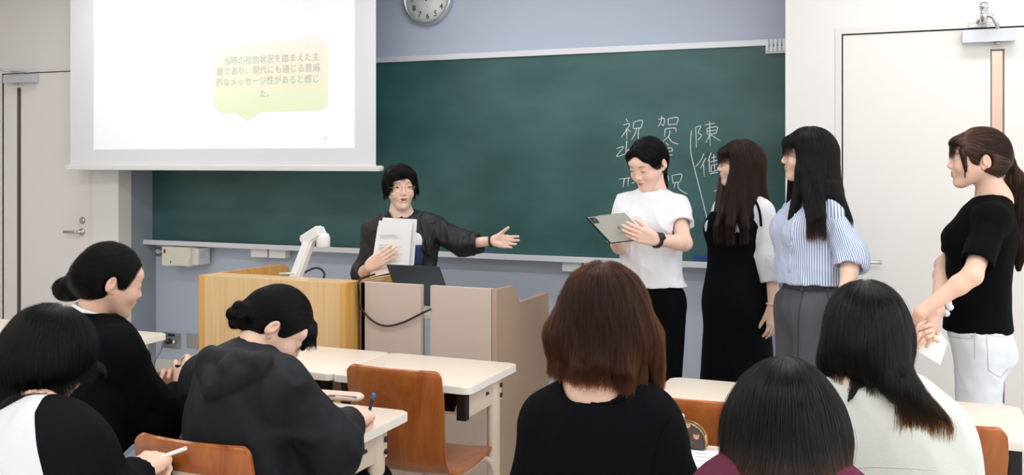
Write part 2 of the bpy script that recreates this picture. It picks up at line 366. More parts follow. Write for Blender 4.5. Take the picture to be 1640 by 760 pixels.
chalk(q1([(522, 122), (526, 240)], [(524, 122), (552, 114), (536, 152), (556, 168), (534, 196)], [(576, 108), (634, 98)], [(602, 88), (606, 230)], [(588, 128), (590, 164)], [(588, 128), (646, 120), (640, 158)], [(590, 146), (640, 138)], [(590, 164), (642, 156)], [(604, 166), (580, 212)], [(610, 166), (664, 200)]),
      'chalk_character', 'chalk character right of the long slanting line, upper one')
chalk(q1([(570, 272), (552, 312), (520, 352)], [(580, 300), (548, 360)], [(566, 336), (572, 408)], [(612, 268), (592, 318)], [(600, 306), (602, 388)], [(612, 300), (640, 292)], [(626, 280), (628, 330)], [(608, 322), (650, 312)], [(612, 344), (648, 334)], [(612, 344), (614, 380), (650, 368)], [(630, 338), (632, 372)], [(606, 392), (650, 382)]),
      'chalk_character', 'chalk character right of the long slanting line, lower one beside brown hair')
chalk(q1([(498, 138), (492, 200), (494, 270), (512, 350), (545, 480), (570, 580), (590, 664)], [(628, 492), (642, 488)]), 'chalk_line', 'long slanting chalk line between the two columns of characters')

# wall things around the board
c0 = AY(684.5, -3, Y_BOARD-.03)
clk = thing('wall_clock', 'round white wall clock with silver rim above the chalkboard', 'clock', (c0.x, Y_BOARD, c0.z))
lathe('clock_rim', [(.165, 0), (.172, .02), (.168, .045), (.158, .05), (.148, .04), (.146, .03), (.14, .02)], M_alu, clk, 48, 'y')
lathe('clock_face', [(0, .02), (.148, .024), (.148, .026), (0, .0262)], mat('clock_white', srgb(226, 230, 226), .5), clk, 48, 'y')
for h in range(1, 13):
    a = math.radians(90-30*h); text('numeral', str(h), .05, M_black, (.112*math.cos(a), -.0275, .112*math.sin(a)-.018), (math.pi/2, 0, 0), clk, 'CENTER')
_bm = bmesh.new()
for k in range(60):
    a = math.radians(6*k); r0, r1 = (.134, .141)
    L = [Vector((math.cos(a)*r0-math.sin(a)*s*.0008, -.0275, math.sin(a)*r0+math.cos(a)*s*.0008)) for s in (-1, 1)]+[Vector((math.cos(a)*r1-math.sin(a)*s*.0008, -.0275, math.sin(a)*r1+math.cos(a)*s*.0008)) for s in (1, -1)]
    _bm.faces.new([_bm.verts.new(v) for v in L])
from_bm('minute_marks', _bm, M_black, clk)
for nm, ang, ln, wd in (('hour_hand', 40, .07, .004), ('minute_hand', 75, .105, .003), ('second_hand', 330, .1, .001)):
    a = math.radians(90-ang); tubes(nm, [([(-.02*math.cos(a), -.03, -.02*math.sin(a)), (ln*math.cos(a), -.03, ln*math.sin(a))], wd)], M_black, clk, 6)
tubes('wave_emblem', [([(-.008+.004*0, -.0275, -.052+.0), (0, -.0275, -.048), (.008, -.0275, -.052)], .0006), ([(-.005, -.0275, -.056), (0, -.0275, -.0535), (.005, -.0275, -.056)], .0006)], M_black, clk, 4)

# small boxes under the tray
def small_box(px0, px1, py, label, n):
    p0, p1 = AY(px0, py, Y_BOARD-.06), AY(px1, py, Y_BOARD-.06)
    o = from_bm('switch_box', box_bm(p0.x, p1.x, Y_BOARD-.09, Y_BOARD-.03, bz0-.088, bz0-.031, .004), M_white_pl)
    tag(o, label, 'box'); return o
small_box(406, 432, 402, 'left one of two small white boxes under the tray near the document camera', 0)
small_box(435, 461, 402, 'right one of two small white boxes under the tray near the document camera', 0)
small_box(903, 934, 425, 'left one of two white boxes under the tray above brown haired student', 0)
small_box(937, 968, 425, 'right one of two white boxes under the tray above brown haired student', 0)
# blue eraser
p0 = AY(1118, 410, Y_BOARD-.09); er = thing('board_eraser', 'dark blue board eraser on the chalk tray beside the student in white tee', 'eraser', (p0.x+.03, Y_BOARD-.075, bz0-.012))
box('eraser_block', -.055, .055, -.025, .025, .012, .048, mat('blue_plastic', srgb(28, 70, 130), .45), er, .005)
box('felt_pad', -.053, .053, -.023, .023, 0, .013, mat('felt', srgb(50, 55, 70), .9), er, .002)
# eraser cleaner
p0, p1 = AY(268, 400, Y_BOARD-.1), AY(318, 400, Y_BOARD-.1)
ec = thing('eraser_cleaner', 'white electric eraser cleaner hanging under the left end of the tray', 'eraser cleaner', ((p0.x+p1.x)/2, Y_BOARD, bz0-.03))
w2 = .125
box('cleaner_body', -w2, w2, -.17, -.03, -.135, -.005, mat('ivory_plastic', srgb(228, 226, 214), .4), ec, .008)
box('cleaner_drawer', -.035, w2-.004, -.178, -.165, -.13, -.075, mat('ivory_plastic', srgb(228, 226, 214)), ec, .004)
box('side_cover', w2, w2+.055, -.15, -.03, -.125, -.01, mat('ivory_plastic', srgb(228, 226, 214)), ec, .006)
box('power_switch', -w2+.02, -w2+.034, -.175, -.168, -.05, -.022, mat('red_switch', srgb(170, 60, 30), .4), ec, .001)
box('blue_mark', -w2+.075, -w2+.09, -.1712, -.1695, -.12, -.1, mat('blue_print', srgb(60, 120, 180), .5), ec, 0)
box('side_sticker', w2+.0545, w2+.056, -.14, -.08, -.085, -.03, mat('pale_sticker', srgb(195, 215, 230), .5), ec, 0)
for s in (-.09, .09): box('rubber_foot', s-.008, s+.008, -.16, -.14, -.142, -.134, M_white_pl, ec, .001)
def plate(px0, px1, py0, py1, label, name, m=M_steel, y=Y_BOARD):
    a, b = AY(px0, py0, y), AY(px1, py1, y); t = thing(name, label, 'wall outlet' if 'outlet' in name else 'wall plate', ((a.x+b.x)/2, y, (a.z+b.z)/2))
    hw, hh = (b.x-a.x)/2, (a.z-b.z)/2
    box('cover_plate', -hw, hw, -.008, 0, -hh, hh, m, t, .002); return t, hw, hh
t, hw_, hh_ = plate(249, 266, 395, 410, 'grey metal outlet with white plug beside the eraser cleaner', 'wall_outlet')
lathe('white_plug', [(0, 0), (.014, 0), (.016, .02), (.008, .035), (0, .036)], M_white_pl, t, axis='y', loc=(0, -.008, 0))
tubes('plug_cord', [(smooth_path([(0, -.045, 0), (.02, -.06, .02), (.05, -.06, .01), (.07, -.03, 0)]), .004)], M_white_pl, t)
t, hw_, hh_ = plate(262, 290, 531, 558, 'steel wall outlet with black plug low on the front wall', 'wall_outlet')
box('socket_slot', -.03, .03, -.01, -.007, .03, .045, M_black, t, .001); box('socket_block', -.035, .035, -.014, -.007, -.03, .02, M_alu, t, .002)
lathe('black_plug', [(0, 0), (.016, 0), (.02, .01), (.018, .03), (.008, .04), (0, .041)], M_black, t, axis='y', loc=(-.012, -.012, -.004))
lathe('ring_socket', [(.016, 0), (.02, .004), (.018, .012), (0, .013)], M_steel, t, axis='y', loc=(.022, -.012, -.01))
plate(300, 319, 533, 557, 'blank steel plate on the front wall left of the oak lectern', 'wall_plate')
# hooks at the top right corner of the board
p0, p1 = AY(1228, 76, 5.5), AY(1257, 76, 5.5)
hk = thing('hook_rail', 'white rail of small sliding hooks at the top right of the chalkboard', 'hooks', ((p0.x+p1.x)/2, Y_BOARD-.05, bz1+.0))
box('rail_strip', -.055, .055, -.01, 0, -.045, -.005, M_white_pl, hk, .001)
for k in range(5):
    x = -.045+k*.0225
    box('hook', x-.007, x+.007, -.02, -.01, -.035, .03, M_alu_white, hk, .002)

#==SECTION screen
YSC = 5.05
s0, s1 = AY(113, 270, YSC).x, AY(602, 270, YSC).x; sz = AY(600, 266, YSC).z
S = thing('projection_screen', 'white pull-down projection screen showing a slide in front of the chalkboard', 'projection screen', ((s0+s1)/2, YSC, 0))
sw = (s1-s0)/2; SXC = (s0+s1)/2
box('screen_fabric', -sw, sw, -.0015, .0015, sz, CEIL-.12, mat('screen_fabric', srgb(232, 232, 238), .75), S, 0)
box('bottom_bar', -sw-.035, sw+.035, -.014, .014, sz-.03, sz+.004, M_white_pl, S, .006)
lathe('bar_end', [(0, 0), (.016, 0), (.018, .004), (.016, .012), (0, .013)], mat('ivory_cap', srgb(225, 215, 190)), S, 16, 'x', loc=(sw+.034, 0, sz-.013))
box('screen_case', -sw-.08, sw+.08, -.06, .06, CEIL-.13, CEIL-.001, M_white_pl, S, .01)
# projected slide: light thrown on the screen, so it gives off light
def glow(name, col, e):
    m = bpy.data.materials.new(name); m.use_nodes = True; b = m.node_tree.nodes['Principled BSDF']
    b.inputs['Base Color'].default_value = (*col, 1); b.inputs['Roughness'].default_value = .8; b.inputs['Emission Color'].default_value = (*col, 1); b.inputs['Emission Strength'].default_value = e; return m
G = .17
pr = AY(568, 237, YSC-.002); pl = AY(150, 237, YSC-.002).x
sl = box('projected_slide', pl-SXC, pr.x-SXC, -.0022, -.0016, pr.z, CEIL-.14, glow('slide_white', srgb(246, 248, 252), G), S, 0)
def scr(px, py): v = AY(px, py, YSC-.003); return (v.x-SXC, v.z)
bub = []
for cx_, cy_, r_, a0 in ((509, 77, 16, 90), (509, 160, 17, 0)):
    for k in range(7):
        a = math.radians(a0-90*k/6); bub.append(scr(cx_+r_*math.cos(a), cy_-r_*math.sin(a)))
bub += [scr(418, 179), scr(396, 194), scr(376, 180)]
for cx_, cy_, r_, a0 in ((359, 164, 17, 270), (359, 84, 16, 180)):
    for k in range(7):
        a = math.radians(a0-90*k/6); bub.append(scr(cx_+r_*math.cos(a), cy_-r_*math.sin(a)))
_bm = bmesh.new(); n_ = len(bub)
_a = [_bm.verts.new((x, -.0034, z)) for x, z in bub]; _f = _bm.faces.new(_a); _bm.normal_update()
mb = glow('bubble_tint', srgb(238, 240, 214), G); _n = mb.node_tree.nodes; _l = mb.node_tree.links
_tc = _n.new('ShaderNodeTexCoord'); _t = _n.new('ShaderNodeTexGradient'); _mp = _n.new('ShaderNodeMapping'); _mp.inputs['Rotation'].default_value = (0, math.radians(90), 0); _mp.inputs['Location'].default_value = (2.42, 0, 0); _mp.inputs['Scale'].default_value = (2.2, 1, 1)
_mp.vector_type = 'POINT'; _sx = _n.new('ShaderNodeSeparateXYZ'); _mr = _n.new('ShaderNodeMapRange')
_l.new(_tc.outputs['Object'], _sx.inputs[0]); _l.new(_sx.outputs['Z'], _mr.inputs['Value']); _mr.inputs['From Min'].default_value = bub[9][1]; _mr.inputs['From Max'].default_value = bub[0][1]
_r = _n.new('ShaderNodeValToRGB'); _e = _r.color_ramp.elements; _e[0].color = (*srgb(228, 238, 205), 1); _e[1].color = (*srgb(246, 240, 232), 1); _e2 = _e.new(.6); _e2.color = (*srgb(242, 236, 216), 1)
_l.new(_mr.outputs[0], _r.inputs[0]); _b = _n['Principled BSDF']; _l.new(_r.outputs[0], _b.inputs['Base Color']); _l.new(_r.outputs[0], _b.inputs['Emission Color'])
from_bm('speech_bubble', _bm, mb, S)
MT = glow('slide_text', srgb(184, 196, 190), G*.9)
for body, x1_, yb, wpx, hpx in (('当時の社会状況を踏まえた主', 512, 103, 154, 13), ('題であり、現代にも通じる普遍', 513, 120, 166, 13), ('的なメッセージ性があると感じ', 512, 137, 166, 13), ('た。', 438, 155, 22, 13)):
    px0, pz0 = scr(x1_-wpx, yb); px1, pz1 = scr(x1_, yb); n = len(body); size = (px1-px0)/n
    o = text('slide_text', body, size, MT, (px0, -.0045, pz0), (math.pi/2, 0, 0), S, extrude=.0002)
x_, z_ = scr(517, 224); text('slide_number', '12', .03, MT, (x_, -.0045, z_), (math.pi/2, 0, 0), S, extrude=.0002)
#==SECTION furniture
def make_desk(x, y, label):
    W, Dp, H = .56, .44, .72
    t = thing('desk', label, 'desk', (x, y, 0), 0, 'cream two-seat classroom desk units')
    bm = prism(rrect(-W/2, W/2, -Dp/2, Dp/2, .03), H-.026, H, mside=1, mtop=0)
    es = [e for e in bm.edges if all(abs(v.co.z-H) < 1e-5 for v in e.verts)]; bmesh.ops.bevel(bm, geom=es, offset=.005, segments=3, affect='EDGES', profile=.6)
    for f in bm.faces: f.material_index = 0 if f.normal.z > .99 else 1
    bm.normal_update()
    for f in bm.faces: f.material_index = 0 if f.normal.z > .99 else 1
    autosmooth(from_bm('tabletop', bm, [M_desk_top, M_desk_edge], t))
    for s in (-1, 1):
        x0 = s*(W/2-.045)
        box('side_rail', x0-.012, x0+.012, -.165, .13, H-.12, H-.031, M_cream, t, .002)
        box('rail_cap', x0-.018, x0+.018, -.195, -.165, H-.125, H-.031, M_black, t, .003)
        V = [];  # oval leg
        pr_ = [(.021*math.cos(a)+x0, .038*math.sin(a)+.085) for a in [2*math.pi*k/16 for k in range(16)]]
        autosmooth(from_bm('leg', prism(pr_, .03, H-.035), M_cream, t))
        lg = box('foot', x0-.022, x0+.022, -.2, .2, 0, .035, M_cream, t, .008)
        for z in (H-.06, H-.097):
            lathe('bolt', [(0, 0), (.009, 0), (.009, .004), (.005, .006), (0, .006)], M_black, t, 10, 'x', loc=(x0+s*.021, .085+.02, z))
        tubes('rail_hole', [([(x0+s*.0125, -.01, H-.07), (x0+s*.0125, .006, H-.07)], .006)], M_black, t, 6)
    # book shelf: pressed tray with raised ends
    prf = [(-W/2+.065, H-.035), (-W/2+.085, H-.1), (-W/2+.10, H-.112), (W/2-.10, H-.112), (W/2-.085, H-.1), (W/2-.065, H-.035)]
    bm = bmesh.new(); fr = [bm.verts.new((a, -.15, b)) for a, b in prf]; bk = [bm.verts.new((a, .13, b)) for a, b in prf]
    for i in range(5): bm.faces.new((fr[i], fr[i+1], bk[i+1], bk[i]))
    bm.faces.new(bk)
    bmesh.ops.solidify(bm, geom=bm.faces[:], thickness=.002)
    from_bm('book_shelf', bm, M_dark, t)
    tubes('shelf_rim', [(smooth_path([(a, -.152, b) for a, b in prf], 3), .0045)], M_cream, t, 6)
    box('modesty_rail', -W/2+.06, W/2-.06, .135, .15, H-.13, H-.035, mat('brown_panel', srgb(120, 84, 58), .5), t, .002)
    return t
def copy_tree(o, parent=None):
    c = o.copy(); COL.objects.link(c)
    if parent: c.parent = parent
    for ch in list(o.children): copy_tree(ch, c)
    return c
XC = [-1.73, -2.29, -3.385, -3.945, -.56, 0.0]; YR = [3.28, 2.47, 1.75]
D0 = None
DESKS = [(-1.72, 3.28, 'front row cream desk in front of the beige lectern, at the aisle'),
 (-2.28, 3.28, 'front row cream desk joined on the left of the aisle desk, before the oak lectern'),
 (-1.755, 2.485, 'cream desk on which the girl in black hoodie is writing'),
 (-2.315, 2.485, 'cream desk before the ponytail student in black sweater'),
 (-3.43, 3.28, 'cream desk at the far left below the steel wall outlet'),
 (-3.99, 3.28, 'far left cream desk at the edge of the photo, front row'),
 (-.56, 3.28, 'front row cream desk behind the brown haired student, left of the right pair'),
 (0.0, 3.28, 'cream desk before the standing student in white jeans'),
 (-.56, 2.475, 'cream desk with the cat pencil case and worksheet'),
 (0.0, 2.475, 'cream desk hidden before the student in white blouse'),
 (-1.74, 1.765, 'cream desk in the bottom left corner with the tablet on it'),
 (-2.31, 1.765, 'leftmost cream desk of the bottom left pair'),
 (-.2, 1.79, 'cream desk before the girl in the maroon top')]
for x, y, lb in DESKS:
    if D0 is None: D0 = make_desk(x, y, lb)
    else: c = copy_tree(D0); c.location = (x, y, 0); c['label'] = lb
# ---- plywood chair
def make_chair(label):
    t = thing('chair', label, 'chair', (0, 0, 0), 0, 'plywood classroom chairs')
    prof = [(-.2352, .80, .150), (-.235, .7992, .158), (-.2348, .797, .165), (-.2345, .793, .171), (-.234, .787, .176), (-.2325, .779, .1795), (-.231, .770, .181), (-.222, .72, .183), (-.205, .65, .178), (-.190, .585, .172), (-.186, .53, .172), (-.182, .485, .175), (-.165, .452, .18), (-.13, .435, .185), (-.06, .428, .19), (.04, .432, .192), (.12, .442, .190), (.165, .444, .186), (.185, .440, .178), (.196, .436, .16)]
    nx = 13; V = []; Fc = []
    for i, (y, z, wd) in enumerate(prof):
        for k in range(nx):
            u = -1+2*k/(nx-1); back = max(0, min(1, (z-.46)/.15))
            V.append((u*wd, y-(1-u*u)*.022*back+.0, z+(1-back)*(-.010*(1-u*u)) - (.006*abs(u)**6 if i == 0 else 0)))
    n0 = len(V)
    # offset copy for thickness
    pv = [Vector(v) for v in V]; nr = []
    for i in range(len(prof)):
        for k in range(nx):
            a = pv[min(i+1, len(prof)-1)*nx+k]-pv[max(i-1, 0)*nx+k]; b = pv[i*nx+min(k+1, nx-1)]-pv[i*nx+max(k-1, 0)]
            nr.append(a.cross(b).normalized())
    for i in range(5): nr[i*nx:(i+1)*nx] = [nr[7*nx+nx//2]]*nx
    V2 = [tuple(p+n*.011) for p, n in zip(pv, nr)]
    def idx(i, k): return i*nx+k
    L = len(prof)
    for i in range(L-1):
        for k in range(nx-1):
            Fc.append((idx(i, k), idx(i, k+1), idx(i+1, k+1), idx(i+1, k))); Fc.append(tuple(n0+q for q in (idx(i, k), idx(i+1, k), idx(i+1, k+1), idx(i, k+1))))
    for i in range(L-1):
        for k in (0, nx-1): Fc.append((idx(i, k), idx(i+1, k), n0+idx(i+1, k), n0+idx(i, k)))
    for k in range(nx-1):
        for i in (0, L-1): Fc.append((idx(i, k), idx(i, k+1), n0+idx(i, k+1), n0+idx(i, k)))
    me = bpy.data.meshes.new('plywood_shell'); me.from_pydata(V+V2, [], Fc)
    bm = bmesh.new(); bm.from_mesh(me); bmesh.ops.recalc_face_normals(bm, faces=bm.faces[:]); bm.to_mesh(me); bm.free()
    autosmooth(link('seat_shell', me, M_chair_wood, t), 50)
    for s in (-1, 1):
        tubes('side_frame', [(smooth_path([(s*.16, -.13, .405), (s*.165, 0, .408), (s*.165, .10, .41), (s*.17, .15, .40), (s*.185, .175, .36), (s*.195, .20, .2), (s*.2, .215, .012)], 5), .011)], M_cream, t, 10)
        tubes('leg', [(smooth_path([(s*.165, .04, .405), (s*.168, -.10, .405), (s*.175, -.14, .39), (s*.185, -.165, .34), (s*.2, -.21, .012)], 5), .011)], M_cream, t, 10)
        for y in (.215, -.21): lathe('foot_cap', [(0, 0), (.014, 0), (.014, .02), (.011, .024)], mat('grey_cap', srgb(120, 118, 115), .5), t, 10, loc=(s*.2, y, 0))
    tubes('cross_bar', [([(-.165, .05, .408), (.165, .05, .408)], .008)], M_cream, t)
    return t
C0 = None
CHAIRS = [(-1.66, 3.16, 0, 'empty plywood chair pushed in at the front aisle desk'),
 (-2.26, 3.18, 0, 'plywood chair partly hidden behind the head of the girl in hoodie'),
 (-1.70, 2.21, 0, 'plywood chair under the girl in black hoodie'),
 (-2.24, 2.20, 0, 'chair under the ponytail student in black sweater'),
 (-.655, 3.12, 0, 'plywood chair before the pencil case, between two seated students'),
 (.02, 3.12, 0, 'plywood chair right of the student in white blouse'),
 (-.62, 2.20, 0, 'chair under the brown haired student in black top'),
 (-.08, 2.20, 0, 'chair under the student in white blouse'),
 (-1.62, 1.46, 0, 'chair under the bob haired student in raglan top'),
 (-.19, 1.50, 0, 'chair under the girl in the maroon top')]
for x, y, r, lb in CHAIRS:
    if C0 is None: C0 = make_chair(lb); C0.location = (x, y, 0)
    else: c = copy_tree(C0); c.location = (x, y, 0); c.rotation_euler.z = r; c['label'] = lb

# ---- oak lectern
LX0, LX1, LY = -3.19, -2.372, 3.75
t = thing('oak_lectern', 'light oak lectern with honey edging, document camera on it', 'lectern', (0, LY, 0))
zt = .955
box('front_panel', LX0+.028, LX1-.03, .0, .022, .0, zt-.001, M_oak, t, .001)
box('edge_strip', LX0, LX0+.03, -.003, .022, 0, zt, M_oak_edge, t, .003)
box('edge_strip', LX1-.032, LX1, -.003, .022, 0, zt, M_oak_edge, t, .003)
def side_poly(x0, x1, name, ylen):
    pts = [(.022, 0), (ylen, 0), (ylen, .80), (ylen-.01, .88), (ylen-.035, .925), (ylen-.09, .945), (.022, zt+.0)]
    bm = bmesh.new(); a = [bm.verts.new((x0, y, z)) for y, z in pts]; b = [bm.verts.new((x1, y, z)) for y, z in pts]
    bm.faces.new(a); bm.faces.new(b[::-1]); n = len(pts)
    for i in range(n): bm.faces.new((a[i], b[i], b[(i+1) % n], a[(i+1) % n]))
    bmesh.ops.recalc_face_normals(bm, faces=bm.faces[:]); return from_bm(name, bm, M_oak_edge, t)
side_poly(LX0, LX0+.022, 'side_panel', .72); side_poly(LX1-.022, LX1, 'side_panel', .60)
box('top_ledge', LX0+.022, LX1-.022, .022, .12, zt-.022, zt, M_oak, t, .001)
box('desk_surface', LX0+.022, LX1-.022, .12, .6, .80, .82, M_oak, t, .001)
box('back_shelf', LX0+.022, LX1-.022, .05, .55, .35, .37, M_oak, t, .001)
cb = tubes('cable_loop', [(smooth_path([(-2.95, LY+.5, .84), (-2.9, LY+.6, .90), (-2.84, LY+.655, .932), (-2.78, LY+.64, .90), (-2.74, LY+.5, .83)], 6), .006)], M_black); tag(cb, 'thin black cable lying along the inside of the oak lectern', 'cable')
cb.location = (-.13, 0, 0)
# ---- beige lectern
BX0, BX1, BY = -2.352, -1.68, 3.84
t = thing('beige_lectern', 'beige steel lectern with notched side panels holding the laptop', 'lectern', (0, BY, 0))
gx0, gx1 = AY(674, 500, BY).x, AY(689, 500, BY).x
box('front_panel', BX0, gx0, 0, .03, 0, zt-.003, M_beige_unit, t, .003)
box('front_panel', gx1, BX1-.025, 0, .03, 0, zt-.003, M_beige_unit, t, .003)
def bside(x0, x1):
    pts = [(0, 0), (.63, 0), (.63, .86), (.265, .862), (.185, .945), (0, zt-.003)]
    bm = bmesh.new(); a = [bm.verts.new((x0, y, z)) for y, z in pts]; b = [bm.verts.new((x1, y, z)) for y, z in pts]
    bm.faces.new(a); bm.faces.new(b[::-1]); n = len(pts)
    for i in range(n): bm.faces.new((a[i], b[i], b[(i+1) % n], a[(i+1) % n]))
    bmesh.ops.recalc_face_normals(bm, faces=bm.faces[:]); from_bm('side_panel', bm, mat('tan_side_panel', srgb(178, 152, 130), .5, bump=.08, bscale=700), t)
bside(BX1-.022, BX1); bside(BX0, BX0+.022)
box('worktop', BX0+.022, BX1-.022, .03, .6, .80, .82, mat('pale_grey_top', srgb(212, 214, 212), .4), t, .002)
box('cable_channel', gx0+.001, gx1-.001, .031, .05, 0, .80, mat('pale_blue_panel', srgb(176, 190, 204), .5), t, .001)
pp = [AY(576, 448, BY-.012), AY(574, 470, BY-.012), AY(577, 490, BY-.012), AY(595, 512, BY-.012), AY(618, 521.5, BY-.012), AY(645, 516, BY-.012), AY(672, 503, BY-.012), AY(689, 495, BY-.004)]
cb = tubes('black_cable', [(smooth_path([Vector((LX1+.005, BY+.15, .97))]+[Vector(p) for p in pp]+[AY(692, 494, BY+.06)], 6), .0045)], M_black)
tag(cb, 'black cable looping across the front of the beige lectern', 'cable')
# ---- laptop
lp = thing('laptop', 'open dark grey laptop seen from behind on the beige lectern', 'laptop', (0, 0, 0))
M_lap = mat('dark_laptop_metal', srgb(84, 92, 98), .35, .6)
YL = 4.10
a = AY(617, 423, YL-.09); b = AY(702, 431, YL-.09); zl = .828
xl, xr = AY(634, 480, YL).x, AY(716, 485, YL).x
def slab(corners, th, name, m, parent):
    c = [Vector(v) for v in corners]; n = (c[1]-c[0]).cross(c[3]-c[0]).normalized()*th
    bm = bmesh.new(); A = [bm.verts.new(v) for v in c]; Bv = [bm.verts.new(v+n) for v in c]
    bm.faces.new(A[::-1]); bm.faces.new(Bv)
    for i in range(4): bm.faces.new((A[i], A[(i+1) % 4], Bv[(i+1) % 4], Bv[i]))
    bmesh.ops.recalc_face_normals(bm, faces=bm.faces[:])
    bmesh.ops.bevel(bm, geom=[e for e in bm.edges], offset=min(.002, abs(th)*.3), segments=2, affect='EDGES')
    return from_bm(name, bm, m, parent)
wl = b.x-a.x
bl_, br_ = Vector((a.x+.03, YL, zl)), Vector((a.x+.03+wl, YL, zl))
slab([bl_, br_, Vector((b.x, YL-.075, a.z)), Vector((a.x, YL-.075, a.z))], .007, 'lid', M_lap, lp)
slab([bl_+Vector((0, .002, -.006)), br_+Vector((0, .002, -.006)), br_+Vector((0.02, .22, -.006)), bl_+Vector((0.02, .22, -.006))], .012, 'keyboard_base', M_lap, lp)
_m = (bl_+br_)/2; lathe('lid_emblem', [(0, 0), (.005, 0), (.005, .001), (0, .001)], M_black, lp, 12, 'y', loc=(_m.x-.02, YL-.036, (zl+a.z)/2-.012))
# ---- document camera
dc = thing('document_camera', 'white document camera with raised arm standing on the oak lectern', 'document camera', (0, 0, 0))
YD = 4.0
A0, A1, A2, A3 = AY(468, 438, YD), AY(499, 378, YD+.1), AY(508, 372, YD+.1), AY(515, 385, YD+.1)
box('camera_base', A0.x-.1, A0.x+.16, YD-.12, YD+.14, .821, .85, M_white_pl, dc, .01)
def bar(name, p, q, w1, h1, m, parent):
    p, q = Vector(p), Vector(q); d = (q-p).normalized(); s = Vector((0, 1, 0)); s = (s-d*s.dot(d)).normalized(); u = d.cross(s)
    bm = bmesh.new(); vs = []
    for o_ in (p, q):
        vs.append([bm.verts.new(o_+s*(sx*w1)+u*(sy*h1)) for sx, sy in ((-1, -1), (1, -1), (1, 1), (-1, 1))])
    bm.faces.new(vs[0][::-1]); bm.faces.new(vs[1])
    for i in range(4): bm.faces.new((vs[0][i], vs[0][(i+1) % 4], vs[1][(i+1) % 4], vs[1][i]))
    bmesh.ops.recalc_face_normals(bm, faces=bm.faces[:])
    bmesh.ops.bevel(bm, geom=bm.edges[:], offset=min(w1, h1)*.35, segments=3, affect='EDGES'); return from_bm(name, bm, m, parent)
bar('camera_arm', (A0.x-.02, YD, .845), A1, .026, .026, M_white_pl, dc)
bar('camera_head', A1+Vector((-.045, 0, -.03)), A2+Vector((.03, 0, .012)), .036, .03, M_white_pl, dc)
lathe('lens_barrel', [(0, -.05), (.03, -.05), (.034, -.04), (.034, 0), (.026, .02), (0, .022)], M_white_pl, dc, 20, loc=tuple(A3+Vector((.01, 0, .015))))
tubes('arm_clip', [([A0+Vector((-.03, -.06, .005)), A0+Vector((.06, -.06, .012)), A0+Vector((.07, -.06, -.01))], .005)], M_white_pl, dc)

#==SECTION sdf
# ------------------------------------------------------------------ signed-distance modelling of figures
def A3(v): return np.array([v[0], v[1], v[2]], dtype=np.float64)
def unit(v): v = A3(v); return v/(np.linalg.norm(v)+1e-12)
def rc(a, b, r1, r2, k=.02, op='u', flat=1.0, ax=None, cap=False):
    return ('rc', A3(a), A3(b), r1, r2, k, op, flat, None if ax is None else unit(ax), cap)
def el(c, rad, fr=None, k=.02, op='u'):
    return ('el', A3(c), np.array(rad, float), np.eye(3) if fr is None else np.array(fr, float), k, op)
def pl(p, n): return ('pl', A3(p), unit(n))
def prim_d(pr, X, Y, Z):
    if pr[0] == 'rc':
        _, a, b, r1, r2, k, op, flat, ax, cap = pr
        ba = b-a; L2 = ba@ba+1e-12
        x, y, z = X-a[0], Y-a[1], Z-a[2]
        t = (x*ba[0]+y*ba[1]+z*ba[2])/L2; tc = np.clip(t, 0, 1)
        x = x-tc*ba[0]; y = y-tc*ba[1]; z = z-tc*ba[2]
        if flat != 1.0:
            q = (x*ax[0]+y*ax[1]+z*ax[2])*(1/flat-1); x = x+q*ax[0]; y = y+q*ax[1]; z = z+q*ax[2]
            d = (np.sqrt(x*x+y*y+z*z)-(r1+(r2-r1)*tc))*(.5+.5*flat)
        else: d = np.sqrt(x*x+y*y+z*z)-(r1+(r2-r1)*tc)
        if cap: d = np.maximum(d, (t-1)*math.sqrt(L2))
        return d
    _, c, rad, fr, k, op = pr
    x, y, z = X-c[0], Y-c[1], Z-c[2]
    q = [(x*f[0]+y*f[1]+z*f[2]) for f in fr]
    k0 = np.sqrt(sum((q[i]/rad[i])**2 for i in range(3))); k1 = np.sqrt(sum((q[i]/rad[i]**2)**2 for i in range(3)))
    return k0*(k0-1)/(k1+1e-9)
def bounds(pr):
    if pr[0] == 'rc': r = max(pr[3], pr[4]); return np.minimum(pr[1], pr[2])-r, np.maximum(pr[1], pr[2])+r
    if pr[0] == 'el': r = np.abs(pr[3].T)@pr[2]; return pr[1]-r, pr[1]+r
def combine(F, d, k, op):
    if op == 'u': h = np.maximum(k-np.abs(F-d), 0)/k if k > 0 else 0; return np.minimum(F, d)-h*h*k*.25
    h = np.maximum(k-np.abs(F+d), 0)/k if k > 0 else 0
    return np.maximum(F, -d)+h*h*k*.25
_H = rng.random((64, 64, 64)).astype(np.float32)
def vnoise(X, Y, Z):
    xi, yi, zi = np.floor(X).astype(int), np.floor(Y).astype(int), np.floor(Z).astype(int)
    fx, fy, fz = X-xi, Y-yi, Z-zi
    fx, fy, fz = fx*fx*(3-2*fx), fy*fy*(3-2*fy), fz*fz*(3-2*fz)
    g = lambda a, b, c: _H[(xi+a) & 63, (yi+b) & 63, (zi+c) & 63]
    return ((g(0, 0, 0)*(1-fx)+g(1, 0, 0)*fx)*(1-fy)+(g(0, 1, 0)*(1-fx)+g(1, 1, 0)*fx)*fy)*(1-fz)+((g(0, 0, 1)*(1-fx)+g(1, 0, 1)*fx)*(1-fy)+(g(0, 1, 1)*(1-fx)+g(1, 1, 1)*fx)*fy)*fz
def folds(amp=.005, s=(16, 16, 8), seed=0):
    def fn(X, Y, Z):
        n1 = vnoise(X*s[0]+seed+.4*Z*s[0], Y*s[1]+3.1, Z*s[2]); n2 = vnoise(X*s[0]*2.3+9, Y*s[1]*2.3+seed-.6*Z*s[1], Z*s[2]*1.8+5)
        return -amp*((1-np.abs(2*n1-1))**1.5-.45)-amp*.45*((1-np.abs(2*n2-1))**1.5-.45)
    return fn
